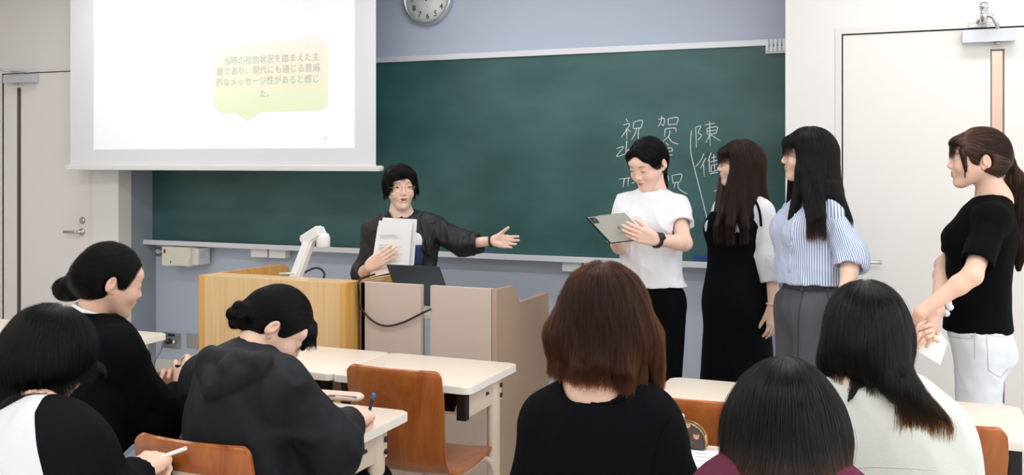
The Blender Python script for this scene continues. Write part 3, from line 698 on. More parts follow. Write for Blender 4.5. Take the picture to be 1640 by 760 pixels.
class Field:
    def __init__(s, prims, h, lo=None, hi=None, disp=None):
        bs = [bounds(p) for p in prims if p[0] != 'pl' and p[-1 if p[0] == 'el' else 6] == 'u']
        l = np.min([b[0] for b in bs], 0)-.02; u = np.max([b[1] for b in bs], 0)+.02
        if lo is not None: l = np.maximum(l, lo)
        if hi is not None: u = np.minimum(u, hi)
        n = np.ceil((u-l)/h).astype(int)+1; s.h = h; s.o = l; s.n = n
        ax = [(l[i]+np.arange(n[i])*h) for i in range(3)]
        F = np.full(tuple(n), .2, dtype=np.float32)
        for p in prims:
            if p[0] == 'pl':
                d = ((ax[0]-p[1][0])*p[2][0])[:, None, None]+((ax[1]-p[1][1])*p[2][1])[None, :, None]+((ax[2]-p[1][2])*p[2][2])[None, None, :]
                F = np.maximum(F, d).astype(np.float32); continue
            k, op = (p[5], p[6]) if p[0] == 'rc' else (p[4], p[5])
            b0, b1 = bounds(p); m = k+.03
            i0 = np.clip(((b0-m-l)/h).astype(int), 0, n); i1 = np.clip(((b1+m-l)/h).astype(int)+2, 0, n)
            if np.any(i1 <= i0): continue
            sl_ = tuple(slice(i0[i], i1[i]) for i in range(3))
            X = ax[0][sl_[0]][:, None, None].astype(np.float32); Yy = ax[1][sl_[1]][None, :, None].astype(np.float32); Z = ax[2][sl_[2]][None, None, :].astype(np.float32)
            F[sl_] = combine(F[sl_], prim_d(p, X, Yy, Z).astype(np.float32), k, op)
        if disp is not None:
            I = np.nonzero(np.abs(F) < .03); F[I] += disp(ax[0][I[0]], ax[1][I[1]], ax[2][I[2]]).astype(np.float32)
        # close at the borders
        for sl_ in ((0,), (-1,)):
            F[sl_[0]] = np.maximum(F[sl_[0]], .001); F[:, sl_[0]] = np.maximum(F[:, sl_[0]], .001); F[:, :, sl_[0]] = np.maximum(F[:, :, sl_[0]], .001)
        s.F = F
    def sample(s, P):
        q = np.clip((P-s.o)/s.h, 0, s.n-1.001); i = q.astype(int); f = q-i; F = s.F
        x, y, z = i.T; fx, fy, fz = f.T
        c = lambda a, b, d: F[x+a, y+b, z+d]
        return ((c(0, 0, 0)*(1-fx)+c(1, 0, 0)*fx)*(1-fy)+(c(0, 1, 0)*(1-fx)+c(1, 1, 0)*fx)*fy)*(1-fz)+((c(0, 0, 1)*(1-fx)+c(1, 0, 1)*fx)*(1-fy)+(c(0, 1, 1)*(1-fx)+c(1, 1, 1)*fx)*fy)*fz
    def grad(s, P):
        e = s.h; g = np.stack([s.sample(P+np.eye(3)[i]*e)-s.sample(P-np.eye(3)[i]*e) for i in range(3)], 1)
        return g/(np.linalg.norm(g, axis=1, keepdims=True)+1e-9)
    def mesh(s):
        F = s.F; n = F.shape; S = F < 0; e = s.h
        cs = np.zeros(tuple(k-1 for k in n), np.int8)
        for a in (0, 1):
            for b in (0, 1):
                for c in (0, 1): cs += S[a:n[0]-1+a, b:n[1]-1+b, c:n[2]-1+c]
        cells = np.argwhere((cs > 0) & (cs < 8)); idx = np.full(cs.shape, -1, np.int32); idx[tuple(cells.T)] = np.arange(len(cells))
        acc = np.zeros((len(cells), 3)); cnt = np.zeros(len(cells))
        x, y, z = cells.T
        for axx in range(3):
            for u in (0, 1):
                for v in (0, 1):
                    o0 = [0, 0, 0]; oth = [k for k in range(3) if k != axx]; o0[oth[0]] = u; o0[oth[1]] = v; o1 = list(o0); o1[axx] = 1
                    f0 = F[x+o0[0], y+o0[1], z+o0[2]]; f1 = F[x+o1[0], y+o1[1], z+o1[2]]; m = (f0 < 0) != (f1 < 0)
                    t = np.where(m, f0/(f0-f1+1e-20), 0); p = np.array(o0, float)[None, :].repeat(len(cells), 0); p[:, axx] = t
                    acc += p*m[:, None]; cnt += m
        V = s.o+(cells+acc/cnt[:, None])*e
        Q = []
        for axx in range(3):
            sa = [slice(0, n[i]-1 if i == axx else n[i]) for i in range(3)]; sb = [slice(1 if i == axx else 0, n[i]) for i in range(3)]
            A_, B_ = S[tuple(sa)], S[tuple(sb)]; E_ = np.argwhere(A_ != B_); b1, b2 = [k for k in range(3) if k != axx]
            ok = (E_[:, b1] > 0) & (E_[:, b2] > 0) & (E_[:, b1] < n[b1]-1) & (E_[:, b2] < n[b2]-1); E_ = E_[ok]; ins = A_[tuple(E_.T)]
            def cell(d1, d2): c = E_.copy(); c[:, b1] += d1; c[:, b2] += d2; return idx[tuple(c.T)]
            q = np.stack([cell(-1, -1), cell(0, -1), cell(0, 0), cell(-1, 0)], 1)
            flip = ins if axx != 1 else ~ins
            q[~flip] = q[~flip][:, ::-1]; Q.append(q)
        Q = np.concatenate(Q); return V, Q
def join(*ms):
    V = []; Q = []; o = 0
    for v, q in ms: V.append(v); Q.append(q+o); o += len(v)
    return np.concatenate(V), np.concatenate(Q)
def mesh_obj(name, V, Q, m, parent=None, attrs=None, origin=None):
    me = bpy.data.meshes.new(name); me.vertices.add(len(V)); me.vertices.foreach_set('co', V.astype(np.float32).ravel())
    me.loops.add(len(Q)*4); me.loops.foreach_set('vertex_index', Q.astype(np.int32).ravel())
    me.polygons.add(len(Q)); me.polygons.foreach_set('loop_start', np.arange(len(Q), dtype=np.int32)*4); me.polygons.foreach_set('loop_total', np.full(len(Q), 4, np.int32))
    me.update(calc_edges=True); me.polygons.foreach_set('use_smooth', np.ones(len(Q), bool))
    for k, a in (attrs or {}).items():
        if a.ndim == 1: at = me.attributes.new(k, 'FLOAT', 'POINT'); at.data.foreach_set('value', a.astype(np.float32))
        else: at = me.attributes.new(k, 'FLOAT_COLOR', 'POINT'); at.data.foreach_set('color', np.concatenate([a, np.ones((len(a), 1))], 1).astype(np.float32).ravel())
    for mm in (m if isinstance(m, (list, tuple)) else [m]): me.materials.append(mm)
    o = bpy.data.objects.new(name, me); COL.objects.link(o)
    if parent: o.parent = parent; o.matrix_parent_inverse = Matrix.Translation(-Vector(parent.location))
    return o
def adopt(o, parent): o.parent = parent; o.matrix_parent_inverse = Matrix.Translation(-Vector(parent.location)); return o

# ---- skin material with a colour attribute
M_skin = bpy.data.materials.new('skin'); M_skin.use_nodes = True
_n = M_skin.node_tree.nodes; _l = M_skin.node_tree.links; _b = _n['Principled BSDF']; _at = _n.new('ShaderNodeAttribute'); _at.attribute_name = 'tint'
_l.new(_at.outputs['Color'], _b.inputs['Base Color']); _b.inputs['Roughness'].default_value = .5; _b.inputs['Specular IOR Level'].default_value = .35
_b.inputs['Subsurface Weight'].default_value = .25; _b.inputs['Subsurface Radius'].default_value = (1, .4, .25); _b.inputs['Subsurface Scale'].default_value = .008
_t = _n.new('ShaderNodeTexNoise'); _t.inputs['Scale'].default_value = 400; _bp = _n.new('ShaderNodeBump'); _bp.inputs['Strength'].default_value = .06; _bp.inputs['Distance'].default_value = .001
_l.new(_t.outputs[0], _bp.inputs['Height']); _l.new(_bp.outputs[0], _b.inputs['Normal'])
SKIN = np.array(srgb(242, 208, 190)); LIP = np.array(srgb(206, 132, 122)); BLUSH = np.array(srgb(228, 168, 148))
M_eye_white = mat('eye_white', srgb(232, 228, 224), .25); M_iris = mat('dark_iris', srgb(36, 24, 20), .15); M_lash = mat('dark_lash', srgb(28, 20, 20), .6)
M_mouth = mat('mouth_inside', srgb(110, 40, 40), .5); M_teeth = mat('teeth', srgb(235, 230, 222), .3)

class Head:
    """frame: forward f, left l, up u; origin on the eye line inside the skull"""
    def __init__(s, px, py, d, yaw, pitch=0, roll=0, sc=.95):
        s.c = A3(AD(px, py, d)); r = ray(px, py); r.z = 0; r.normalize(); tc = -r; im = Vector((0, 0, 1)).cross(tc); ya = math.radians(yaw)
        f = tc*math.cos(ya)+im*math.sin(ya); l = Vector((0, 0, 1)).cross(f); u = Vector((0, 0, 1))
        R = Matrix.Rotation(math.radians(-pitch), 3, l); f = R@f; u = R@u
        R = Matrix.Rotation(math.radians(roll), 3, f); l = R@l; u = R@u
        s.f, s.l, s.u, s.s = A3(f), A3(l), A3(u), sc
        s.fr = np.array([s.f, s.l, s.u])
    def __call__(s, x, y, z): return s.c+(s.f*x+s.l*y+s.u*z)*s.s
    def el(s, c, r, k=.02, op='u', rot=None):
        fr = s.fr
        if rot is not None: a = math.radians(rot); fr = np.array([s.f*math.cos(a)+s.u*math.sin(a), s.l, s.u*math.cos(a)-s.f*math.sin(a)])
        return el(s(*c), np.array(r)*s.s, fr, k*s.s, op)
    def rc(s, a, b, r1, r2, k=.02, op='u', flat=1., ax=None):
        axw = None if ax is None else s.fr.T@np.array(ax, float)
        return rc(s(*a), s(*b), r1*s.s, r2*s.s, k*s.s, op, flat, axw)
    def local(s, P): return ((P-s.c)@s.fr.T)/s.s
def head_prims(H, neck, mouth_open=0.0):
    P = [H.el((-.012, 0, .028), (.094, .0735, .084), .02), H.el((.036, 0, -.028), (.054, .056, .070), .03),
         H.rc((.030, 0, -.056), (.071, 0, -.094-.006*mouth_open), .031, .0175, .03),
         H.rc((.0, .045, -.040), (.056, .015, -.094), .020, .014, .025), H.rc((.0, -.045, -.040), (.056, -.015, -.094), .020, .014, .025),
         H.el((.058, .034, -.034), (.028, .026, .026), .02), H.el((.058, -.034, -.034), (.028, .026, .026), .02),
         H.el((.068, 0, .034), (.024, .05, .024), .03),
         H.el((.104, .031, .004), (.020, .019, .012), .014, 's'), H.el((.104, -.031, .004), (.020, .019, .012), .014, 's'),
         H.el((.0765, .031, .002), (.0135, .016, .0125), .008), H.el((.0765, -.031, .002), (.0135, .016, .0125), .008),
         H.rc((.086, 0, .006), (.1035, 0, -.028), .0060, .0080, .015), H.el((.0945, .0098, -.033), (.010, .0075, .007), .007), H.el((.0945, -.0098, -.033), (.010, .0075, .007), .007),
         H.el((.0755, 0, -.058), (.020, .025, .018), .014),
         H.el((.0895, 0, -.0555+.001*mouth_open), (.0085, .021, .0048), .004), H.el((.0878, 0, -.065-.006*mouth_open), (.0085, .0175, .0055), .004),
         H.el((.0975, 0, -.0602-.002*mouth_open), (.012, .020, .0010+.0035*mouth_open), .0035, 's')]
    for sg in (1, -1):
        P += [H.el((-.024, sg*.077, -.010), (.0150, .0085, .027), .005, rot=-12), H.el((-.021, sg*.0865, -.004), (.0095, .0085, .017), .003, 's', rot=-12), H.el((-.014, sg*.071, -.034), (.009, .006, .010), .006)]
    nb = A3(neck); top = H(-.032, 0, -.055)
    P += [rc(top, nb, .046*H.s, .049*H.s, .022)]
    H.P = P; return P
def skin_tint(V, H, base):
    C = np.tile(base, (len(V), 1)); q = H.local(V)
    def g(c, r): return np.exp(-(((q-np.array(c))/np.array(r))**2).sum(1))[:, None]
    inface = (q[:, 0] > .03)[:, None]
    bl = np.clip(.55*g((.07, .04, -.035), (.04, .022, .02))+.55*g((.07, -.04, -.035), (.04, .022, .02))+.35*g((.10, 0, -.03), (.02, .016, .014))+.5*g((-.01, .078, -.01), (.03, .01, .04))+.5*g((-.01, -.078, -.01), (.03, .01, .04)), 0, 1)
    C = C*(1-bl*.6)+(base*np.array([.97, .78, .72]))*bl*.6
    l1 = (((q-np.array((.090, 0, -.0562)))/np.array((.012, .0215, .0050)))**2).sum(1); l2 = (((q-np.array((.088, 0, -.0655)))/np.array((.012, .018, .0058)))**2).sum(1)
    lm = np.clip((1.15-np.minimum(l1, l2))*3, 0, 1)[:, None]*.9*inface
    return C*(1-lm)+LIP*lm
def face_bits(H, parent, openness=.8, look=0.0, brow=True, both=(1, -1), mouth_open=0.0):
    def patch(sg):
        V = []; Fc = []; MI = []; nu, nv = 17, 9; R = .0148; c0 = (.0765, sg*.031, .002)
        for i in range(nu):
            u = -1+2*i/(nu-1); up = .0056*openness*(1-abs(u)**2.2)-.0004+.0006*u*1; lo = -.0034*max(.35, openness)*(1-u*u)-.0004+.0006*u
            for j in range(nv):
                z = lo+(up-lo)*j/(nv-1); y = sg*u*.0145
                x = math.sqrt(max(1e-9, 1-(y/.0172)**2-(z/.0135)**2))*.0146
                V.append(tuple(H(c0[0]+x, c0[1]+y, c0[2]+z)))
        for i in range(nu-1):
            for j in range(nv-1):
                Fc.append((i*nv+j, (i+1)*nv+j, (i+1)*nv+j+1, i*nv+j+1))
                u = -1+2*(i+.5)/(nu-1); lz = ((.0056*openness+.0034*max(.35, openness))*(j+.5)/(nv-1)-.0034*max(.35, openness)); yy = u*.0145-look*.004
                MI.append(1 if yy**2+lz**2 < .0056**2 else 0)
        me = bpy.data.meshes.new('eye'); me.from_pydata(V, [], Fc); o = link('eye', me, [M_eye_white, M_iris], None, True)
        me.polygons.foreach_set('material_index', MI); adopt(o, parent)
        pts = []; rr = []
        for i in range(nu):
            u = -1+2*i/(nu-1); z = .0056*openness*(1-abs(u)**2.2)-.0002+.0006*u; y = sg*u*.0150; x = math.sqrt(max(1e-9, 1-(y/.0172)**2-(z/.0135)**2))*.0150
            pts.append(H(c0[0]+x+.0004, c0[1]+y, c0[2]+z)); rr.append((.0005+.0008*(1-u*u)+.0003*(u > .3))*H.s)
        adopt(tubes('eyelashes', [(pts, rr)], M_lash, None, 6), parent)
        pts = [H(.0765+math.sqrt(max(1e-9, 1-(u*.0145/.0172)**2-(.0084/.0135)**2*(1-.3*u*u)))*.0150+.0003, sg*(.031+u*.0135), .002+.0078-.003*u*u) for u in np.linspace(-.85, .95, 9)]
        adopt(tubes('eyelid_crease', [(pts, .0004*H.s)], mat('lid_crease', srgb(170, 120, 100), .7), None, 4), parent)
    ff_ = Field(H.P, .004)
    def fx(y, z):
        Q_ = np.array([H(x, y, z) for x in np.linspace(.13, .05, 60)]); v = ff_.sample(Q_); i = int(np.argmax(v < 0)); return .13-.08*i/59
    for sg in both:
        patch(sg)
        if brow:
            pts = []; rr = []
            for u in np.linspace(0, 1, 8):
                y = .014+.034*u; z = .024+.006*math.sin(u*2.2)-.003*u; x = fx(sg*y, z)-.0004
                pts.append(H(x, sg*y, z)); rr.append((.0024-.0012*u)*H.s*(.6 if u in (0, 1) else 1))
            V, Fc = tube_arrays(pts, rr, 6); me = bpy.data.meshes.new('eyebrow')
            me.from_pydata([tuple(v) for v in V], [], Fc); adopt(link('eyebrow', me, mat('eyebrow_hair', srgb(62, 44, 38), .9), None, True), parent)
    # nostrils
    adopt(tubes('nostrils', [([H(.0975, s*.0065, -.0405), H(.0955, s*.0075, -.0385)], .0026*H.s) for s in (1, -1)], mat('nostril_shade', srgb(120, 66, 54), .8), None, 6), parent)
    if mouth_open > 0:
        V, Fc = [], []
        pts = [H(.0905-.010*(u*u), u*.018, -.0605-.002*mouth_open) for u in np.linspace(-1, 1, 9)]
        adopt(tubes('mouth', [(pts, [(.001+.0042*mouth_open*(1-u*u))*H.s for u in np.linspace(-1, 1, 9)])], M_mouth, None, 8), parent)
        pts = [H(.0925-.012*(u*u), u*.013, -.0585) for u in np.linspace(-1, 1, 9)]
        adopt(tubes('teeth', [(pts, [(.0006+.0012*mouth_open*(1-u*u))*H.s for u in np.linspace(-1, 1, 9)])], M_teeth, None, 8), parent)
    else:
        pts = [H(.0915-.011*(u*u), u*.0195, -.0602+.0008*u*u) for u in np.linspace(-1, 1, 9)]
        adopt(tubes('mouth_line', [(pts, [(.0003+.0005*(1-u*u))*H.s for u in np.linspace(-1, 1, 9)])], mat('lip_line', srgb(130, 60, 56), .7), None, 5), parent)

FINGER_Y = (.0275, .0095, -.0085, -.0255); FINGER_L = ((.036, .023, .018), (.040, .026, .019), (.037, .025, .018), (.029, .019, .017)); FINGER_X = (.084, .088, .084, .077)
def hand_prims(w, d, n, side, curls, thumb=(.75, .35, .3), spread=0.06, sc=.95, k=.0045):
    """w wrist, d towards the fingers, n out of the palm, side +1/-1 which way the thumb lies; curls: four (a,b,c) in degrees"""
    w, d = A3(w), unit(d); n = A3(n); n = unit(n-d*(n@d)); s = np.cross(n, d)*side
    P = []; K = lambda x, y, z: w+(d*x+s*y+n*z)*sc
    for y, x in zip(FINGER_Y, FINGER_X): P.append(rc(K(.008, y*.55, 0), K(x, y, 0), .0135*sc, .0112*sc, .012))
    P.append(rc(K(.018, .012, .004), K(.052, .026, .008), .016*sc, .013*sc, .014))
    P.append(rc(K(.02, -.014, .004), K(.05, -.020, .006), .013*sc, .012*sc, .012))
    for i in range(4):
        p = K(FINGER_X[i], FINGER_Y[i], 0); ang = 0; sp = math.radians(0)+spread*(1.5-i)
        dd = unit(d+s*math.tan(sp)); r = (.0083, .0084, .0080, .0070)[i]*sc
        for j in range(3):
            ang += math.radians(curls[i][j]); v = dd*math.cos(ang)+n*math.sin(ang); q = p+v*FINGER_L[i][j]*sc
            P.append(rc(p, q, r, r*.92, .0075 if j == 0 else .003)); p = q; r *= .92
    t0 = K(.024, .020, .004); ts, tn, tb = thumb   # side lean, towards the palm, bend
    v = unit(d*1.0+s*ts+n*tn); t1 = t0+v*.042*sc; v2 = unit(v+n*tb*.5-s*tb*.5); t2 = t1+v2*.031*sc; v3 = unit(v2+n*tb*.5-s*tb*.6); t3 = t2+v3*.025*sc
    P += [rc(t0, t1, .0145*sc, .0108*sc, .010), rc(t1, t2, .0105*sc, .0088*sc, .004), rc(t2, t3, .0090*sc, .0076*sc, .003)]
    return P
def arm_skin(sh, e, w, hand, h=.003, r=(.038, .032, .031, .0222), start=0.0):
    a = A3(sh)+(A3(e)-A3(sh))*start
    P = [rc(a, e, r[0], r[1], .01), rc(e, A3(e)*.75+A3(w)*.25, r[1], r[2], .02), rc(A3(e)*.75+A3(w)*.25, w, r[2], r[3], .02)]+hand
    return Field(P, h).mesh()
def torso_prims(J, g=0.0, hip=True, k=.05, flat=.70, bust=.018, wid=1.0, loose=0.0):
    nk, ch, ws, pv, sl, sr = [A3(J[q]) for q in ('neck', 'chest', 'waist', 'pelvis', 'shL', 'shR')]
    lat = unit(sl-sr); up = unit(nk-ch); fw = unit(np.cross(lat, up)); up2 = unit(ch-ws); fw2 = unit(np.cross(lat, up2))
    top = (sl+sr)/2*.5+nk*.5-up*.05
    P = [rc(pv, ws, .150*wid+g+loose, .118*wid+g+loose, k, flat=flat, ax=fw2), rc(ws, ch, .118*wid+g+loose, .138*wid+g, k, flat=flat, ax=fw2),
         rc(ch, (sl+sr)/2-up*.045, .138*wid+g, .125*wid+g, k, flat=flat*.95, ax=fw), rc(sl, sr, .038+g, .038+g, .04), rc(nk-up*.015, sl, .038+g*.5, .034+g, .045), rc(nk-up*.015, sr, .038+g*.5, .034+g, .045)]
    if bust: P += [el(ch+fw*(.075)+lat*.065-up*.01, (.05+g,)*3, None, .05), el(ch+fw*(.075)-lat*.065-up*.01, (.05+g,)*3, None, .05)]
    return P
def strands(name, fld, n, dirf, root, length, off, material, parent, hem=None, steps=14, rad=.00045, freefall=True, seed=1, jitter=.15, flyaway=0.0, H=None, hn=.007):
    """hair strands: streamlines laid over the hair volume"""
    n = int(n*1.7); rad *= .52; jitter *= .8; r = np.random.default_rng(seed); V, Q = fld.mesh()
    ok = root(V); C = V[ok]
    if len(C) == 0: print('no roots', name); return None
    P = C[r.integers(0, len(C), n)]+r.normal(0, fld.h*.4, (n, 3)); L = length*(r.random(n)*.6+.4); o_ = off[0]+(off[1]-off[0])*r.random(n)
    o_ = np.where(r.random(n) < flyaway, o_+r.random(n)*.004, o_)
    pts = np.zeros((n, steps, 3)); wv = r.normal(0, jitter, (n, 3)); hz = None if hem is None else hem(P)+np.clip(r.normal(0, hn, n), -1.6*hn, 2*hn)
    alive = np.ones(n, bool); G = np.array([0, 0, -1.0])
    if hz is not None:
        kp = P[:, 2] > hz; P, o_, L, wv, hz, alive = P[kp], o_[kp], L[kp], wv[kp], hz[kp], alive[kp]; n = len(P); pts = pts[:n]
    for i in range(steps):
        d = fld.sample(P); g = fld.grad(P)
        under = (g[:, 2] < -.45) & (freefall(P) if callable(freefall) else freefall)
        mv = ~under & (np.abs(d) < .03) & np.all((P > fld.o+fld.h*1.5) & (P < fld.o+(fld.n-2.5)*fld.h), axis=1)
        P = np.where(mv[:, None], P-(d-o_)[:, None]*g, P)
        pts[:, i] = P
        D = dirf(P)+wv; D = D-np.where(mv[:, None], (D*g).sum(1)[:, None]*g, 0); D = np.where(under[:, None], G+wv*.6, D)
        D /= np.linalg.norm(D, axis=1, keepdims=True)+1e-9
        st = L/(steps-1)
        if hz is not None: alive &= P[:, 2] > hz
        P = P+D*(st*np.where(alive, 1, .02))[:, None]
    hc = bpy.data.hair_curves.new(name); hc.add_curves([steps]*n)
    org = A3(parent.location) if parent else np.zeros(3)
    hc.attributes['position'].data.foreach_set('vector', (pts-org).astype(np.float32).ravel())
    ra = hc.attributes.get('radius') or hc.attributes.new('radius', 'FLOAT', 'POINT')
    prof = np.linspace(1, .35, steps)**.6; ra.data.foreach_set('value', (np.tile(prof, n)*rad).astype(np.float32))
    hc.materials.append(material); o = bpy.data.objects.new(name, hc); COL.objects.link(o)
    if parent: o.parent = parent
    return o
def hair_mat(name, mel, red, rough=.32, mel_tip=None, z0=0, z1=1, tint=None):
    m = bpy.data.materials.new(name); m.use_nodes = True; n = m.node_tree.nodes; l = m.node_tree.links; n.remove(n['Principled BSDF'])
    h = n.new('ShaderNodeBsdfHairPrincipled'); h.parametrization = 'MELANIN'; h.inputs['Melanin'].default_value = mel; h.inputs['Melanin Redness'].default_value = red
    h.inputs['Roughness'].default_value = rough; h.inputs['Radial Roughness'].default_value = .45; h.inputs['IOR'].default_value = 1.34 if mel > 2.8 else 1.40; h.inputs['Random Color'].default_value = .25; h.inputs['Random Roughness'].default_value = .2
    l.new(h.outputs[0], n['Material Output'].inputs[0])
    if mel_tip is not None:
        g = n.new('ShaderNodeNewGeometry'); s = n.new('ShaderNodeSeparateXYZ'); mr = n.new('ShaderNodeMapRange'); l.new(g.outputs['Position'], s.inputs[0]); l.new(s.outputs['Z'], mr.inputs['Value'])
        mr.inputs['From Min'].default_value = z0; mr.inputs['From Max'].default_value = z1; mr.inputs['To Min'].default_value = mel_tip; mr.inputs['To Max'].default_value = mel; l.new(mr.outputs[0], h.inputs['Melanin'])
    return m
def cap_mat(name, col, rough=.45): return mat(name, col, .6, bump=.35, bscale=60, stretch=(6, 6, .8), spec=.15)
def leg_prims(hip, kn, an, r=(.085, .06, .045), k=.04): return [rc(hip, kn, r[0], r[1], k), rc(kn, an, r[1], r[2], k)]
def shoes(t, ankles, fw, m):
    for a in ankles:
        a = A3(a); f = unit((fw[0], fw[1], 0)); b = np.array([a[0], a[1], 0])
        V, Q = Field([rc(b+f*-.035+[0, 0, .04], b+f*.15+[0, 0, .028], .036, .034, .03, flat=.8, ax=(0, 0, 1)), rc(b+[0, 0, .05], b+[0, 0, .085], .036, .036, .03), pl((0, 0, .0), (0, 0, -1))], .008).mesh()
        mesh_obj('shoe', V, Q, m, t)

#==SECTION people
def Wp(px, py, d): return A3(AD(px, py, d))
def hit(f, px, py, d0=1.0, d1=6.5):
    r = A3(ray(px, py)); o = np.array([0, 0, CAM_H]); t = np.linspace(d0, d1, 1200); P = o+t[:, None]*r; ins = np.all((P > f.o) & (P < f.o+(f.n-2)*f.h), axis=1); v = np.where(ins, f.sample(P), .1)
    i = np.argmax(v < 0)
    if v[i] >= 0: return None
    a = v[i-1]/(v[i-1]-v[i]+1e-9) if i > 0 else 0; return P[i-1]+(P[i]-P[i-1])*a
def surf_tube(name, f, pts, r, m, parent, off=.001, seg=6, n=5, sm=True):
    P = []
    pp = smooth_path([(x, y, 0) for x, y in pts], n) if sm and len(pts) > 2 else [Vector((*pts[0], 0)).lerp(Vector((*pts[-1], 0)), k/8) for k in range(9)]
    for q in pp:
        h = hit(f, q.x, q.y)
        if h is not None: g = f.grad(h[None])[0]; P.append(h+g*off)
    if len(P) < 2: print('surf_tube missed', name); return None
    return adopt(tubes(name, [(P, r)], m, None, seg), parent)
def surf_patch(name, f, poly, m, parent, off=.004, th=.003, cuts=3):
    bm = bmesh.new(); vs = [bm.verts.new((x, y, 0)) for x, y in poly]; bm.faces.new(vs)
    bmesh.ops.triangulate(bm, faces=bm.faces[:])
    for _ in range(cuts): bmesh.ops.subdivide_edges(bm, edges=bm.edges[:], cuts=1, use_grid_fill=True)
    bmesh.ops.triangulate(bm, faces=bm.faces[:])
    last = None; miss = []
    for v in bm.verts:
        h = hit(f, v.co.x, v.co.y)
        if h is None: miss.append(v); continue
        g = f.grad(h[None])[0]; v.co = Vector(h+g*off); last = h
    if last is None: print('surf_patch missed', name); bm.free(); return None
    bmesh.ops.delete(bm, geom=miss, context='VERTS')
    bmesh.ops.recalc_face_normals(bm, faces=bm.faces[:]); g = bmesh.ops.solidify(bm, geom=bm.faces[:], thickness=th)
    for fc in bm.faces: fc.smooth = True
    return adopt(from_bm(name, bm, m), parent)
def person(label, x, y): return thing('person', label, 'person', (x, y, 0))
def garment(name, prims, h, m, t, disp=None, attrs=None):
    f = Field(prims, h, disp=disp); V, Q = f.mesh(); at = attrs(V) if attrs else None
    return mesh_obj(name, V, Q, m, t, at), f
def cloth(name, col, rough=.85, bump=.3, bscale=900, sheen=.0, stretch=None): return mat(name, col, rough, bump=bump, bscale=bscale, sheen=sheen, spec=.06, stretch=stretch)
K_BLACK = cloth('black_cotton', srgb(9, 10, 13)); K_SHEEN = mat('black_jacket_cloth', srgb(20, 21, 26), .6, bump=.25, bscale=300, stretch=(1, 1, .3))
K_WHITE = cloth('white_cotton', srgb(236, 237, 243))
HM_BLACK = hair_mat('black_hair_strands', 3.0, .2, .26); HM_BROWN = hair_mat('brown_hair_strands', .90, .72, .3)
CM_BLACK = cap_mat('black_hair_mass', srgb(20, 17, 18), .4); CM_BROWN = cap_mat('brown_hair_mass', srgb(62, 36, 26), .45)
def cap_prims(H, front=.0, g=0.0):
    """hair cap with the face left free; front moves the hairline forward"""
    return [H.el((-.014, 0, .030), (.104+g, .084+g, .094+g), .02), H.el((-.045, 0, -.015), (.062+g, .070+g, .07), .03),
            H.el((.090+front, 0, -.022), (.068, .10, .094), .015, 's')]
def hemf(H, brow=.030, side=None, back=None, fx=.05):
    """where strands end: above the brows in front, at given world heights at the sides and back"""
    def fn(P):
        q = H.local(P); z = np.full(len(P), -9.0 if back is None else back); z = np.where(q[:, 0] > .0, -9.0 if side is None else side, z)
        return np.where((q[:, 0] > fx) & (np.abs(q[:, 1]) < .055), H.c[2]+(H.u[2]*brow+H.f[2]*.08)*H.s, z)
    return fn
def arm_sleeve(sh, e, w, r, upto=1.0, k=.03, full=True):
    """sleeve prims; r = (shoulder, elbow, cuff); short sleeves end part way down the upper arm"""
    sh, e, w = A3(sh), A3(e), A3(w)
    if not full: end = sh+(e-sh)*upto; return [rc(sh, end, r[0]*.88, r[2], .035, cap=True), rc(end-(end-sh)*.12, end+(end-sh)*.3, r[2]-.012, r[2]-.010, .004, 's')]
    end = e+(w-e)*upto
    return [rc(sh, e, r[0]*.9, r[1], .035), rc(e, end, r[1], r[2], k, cap=True), rc(end-(end-e)*.06, end+(end-e)*.3, r[2]-.008, r[2]-.007, .004, 's')]

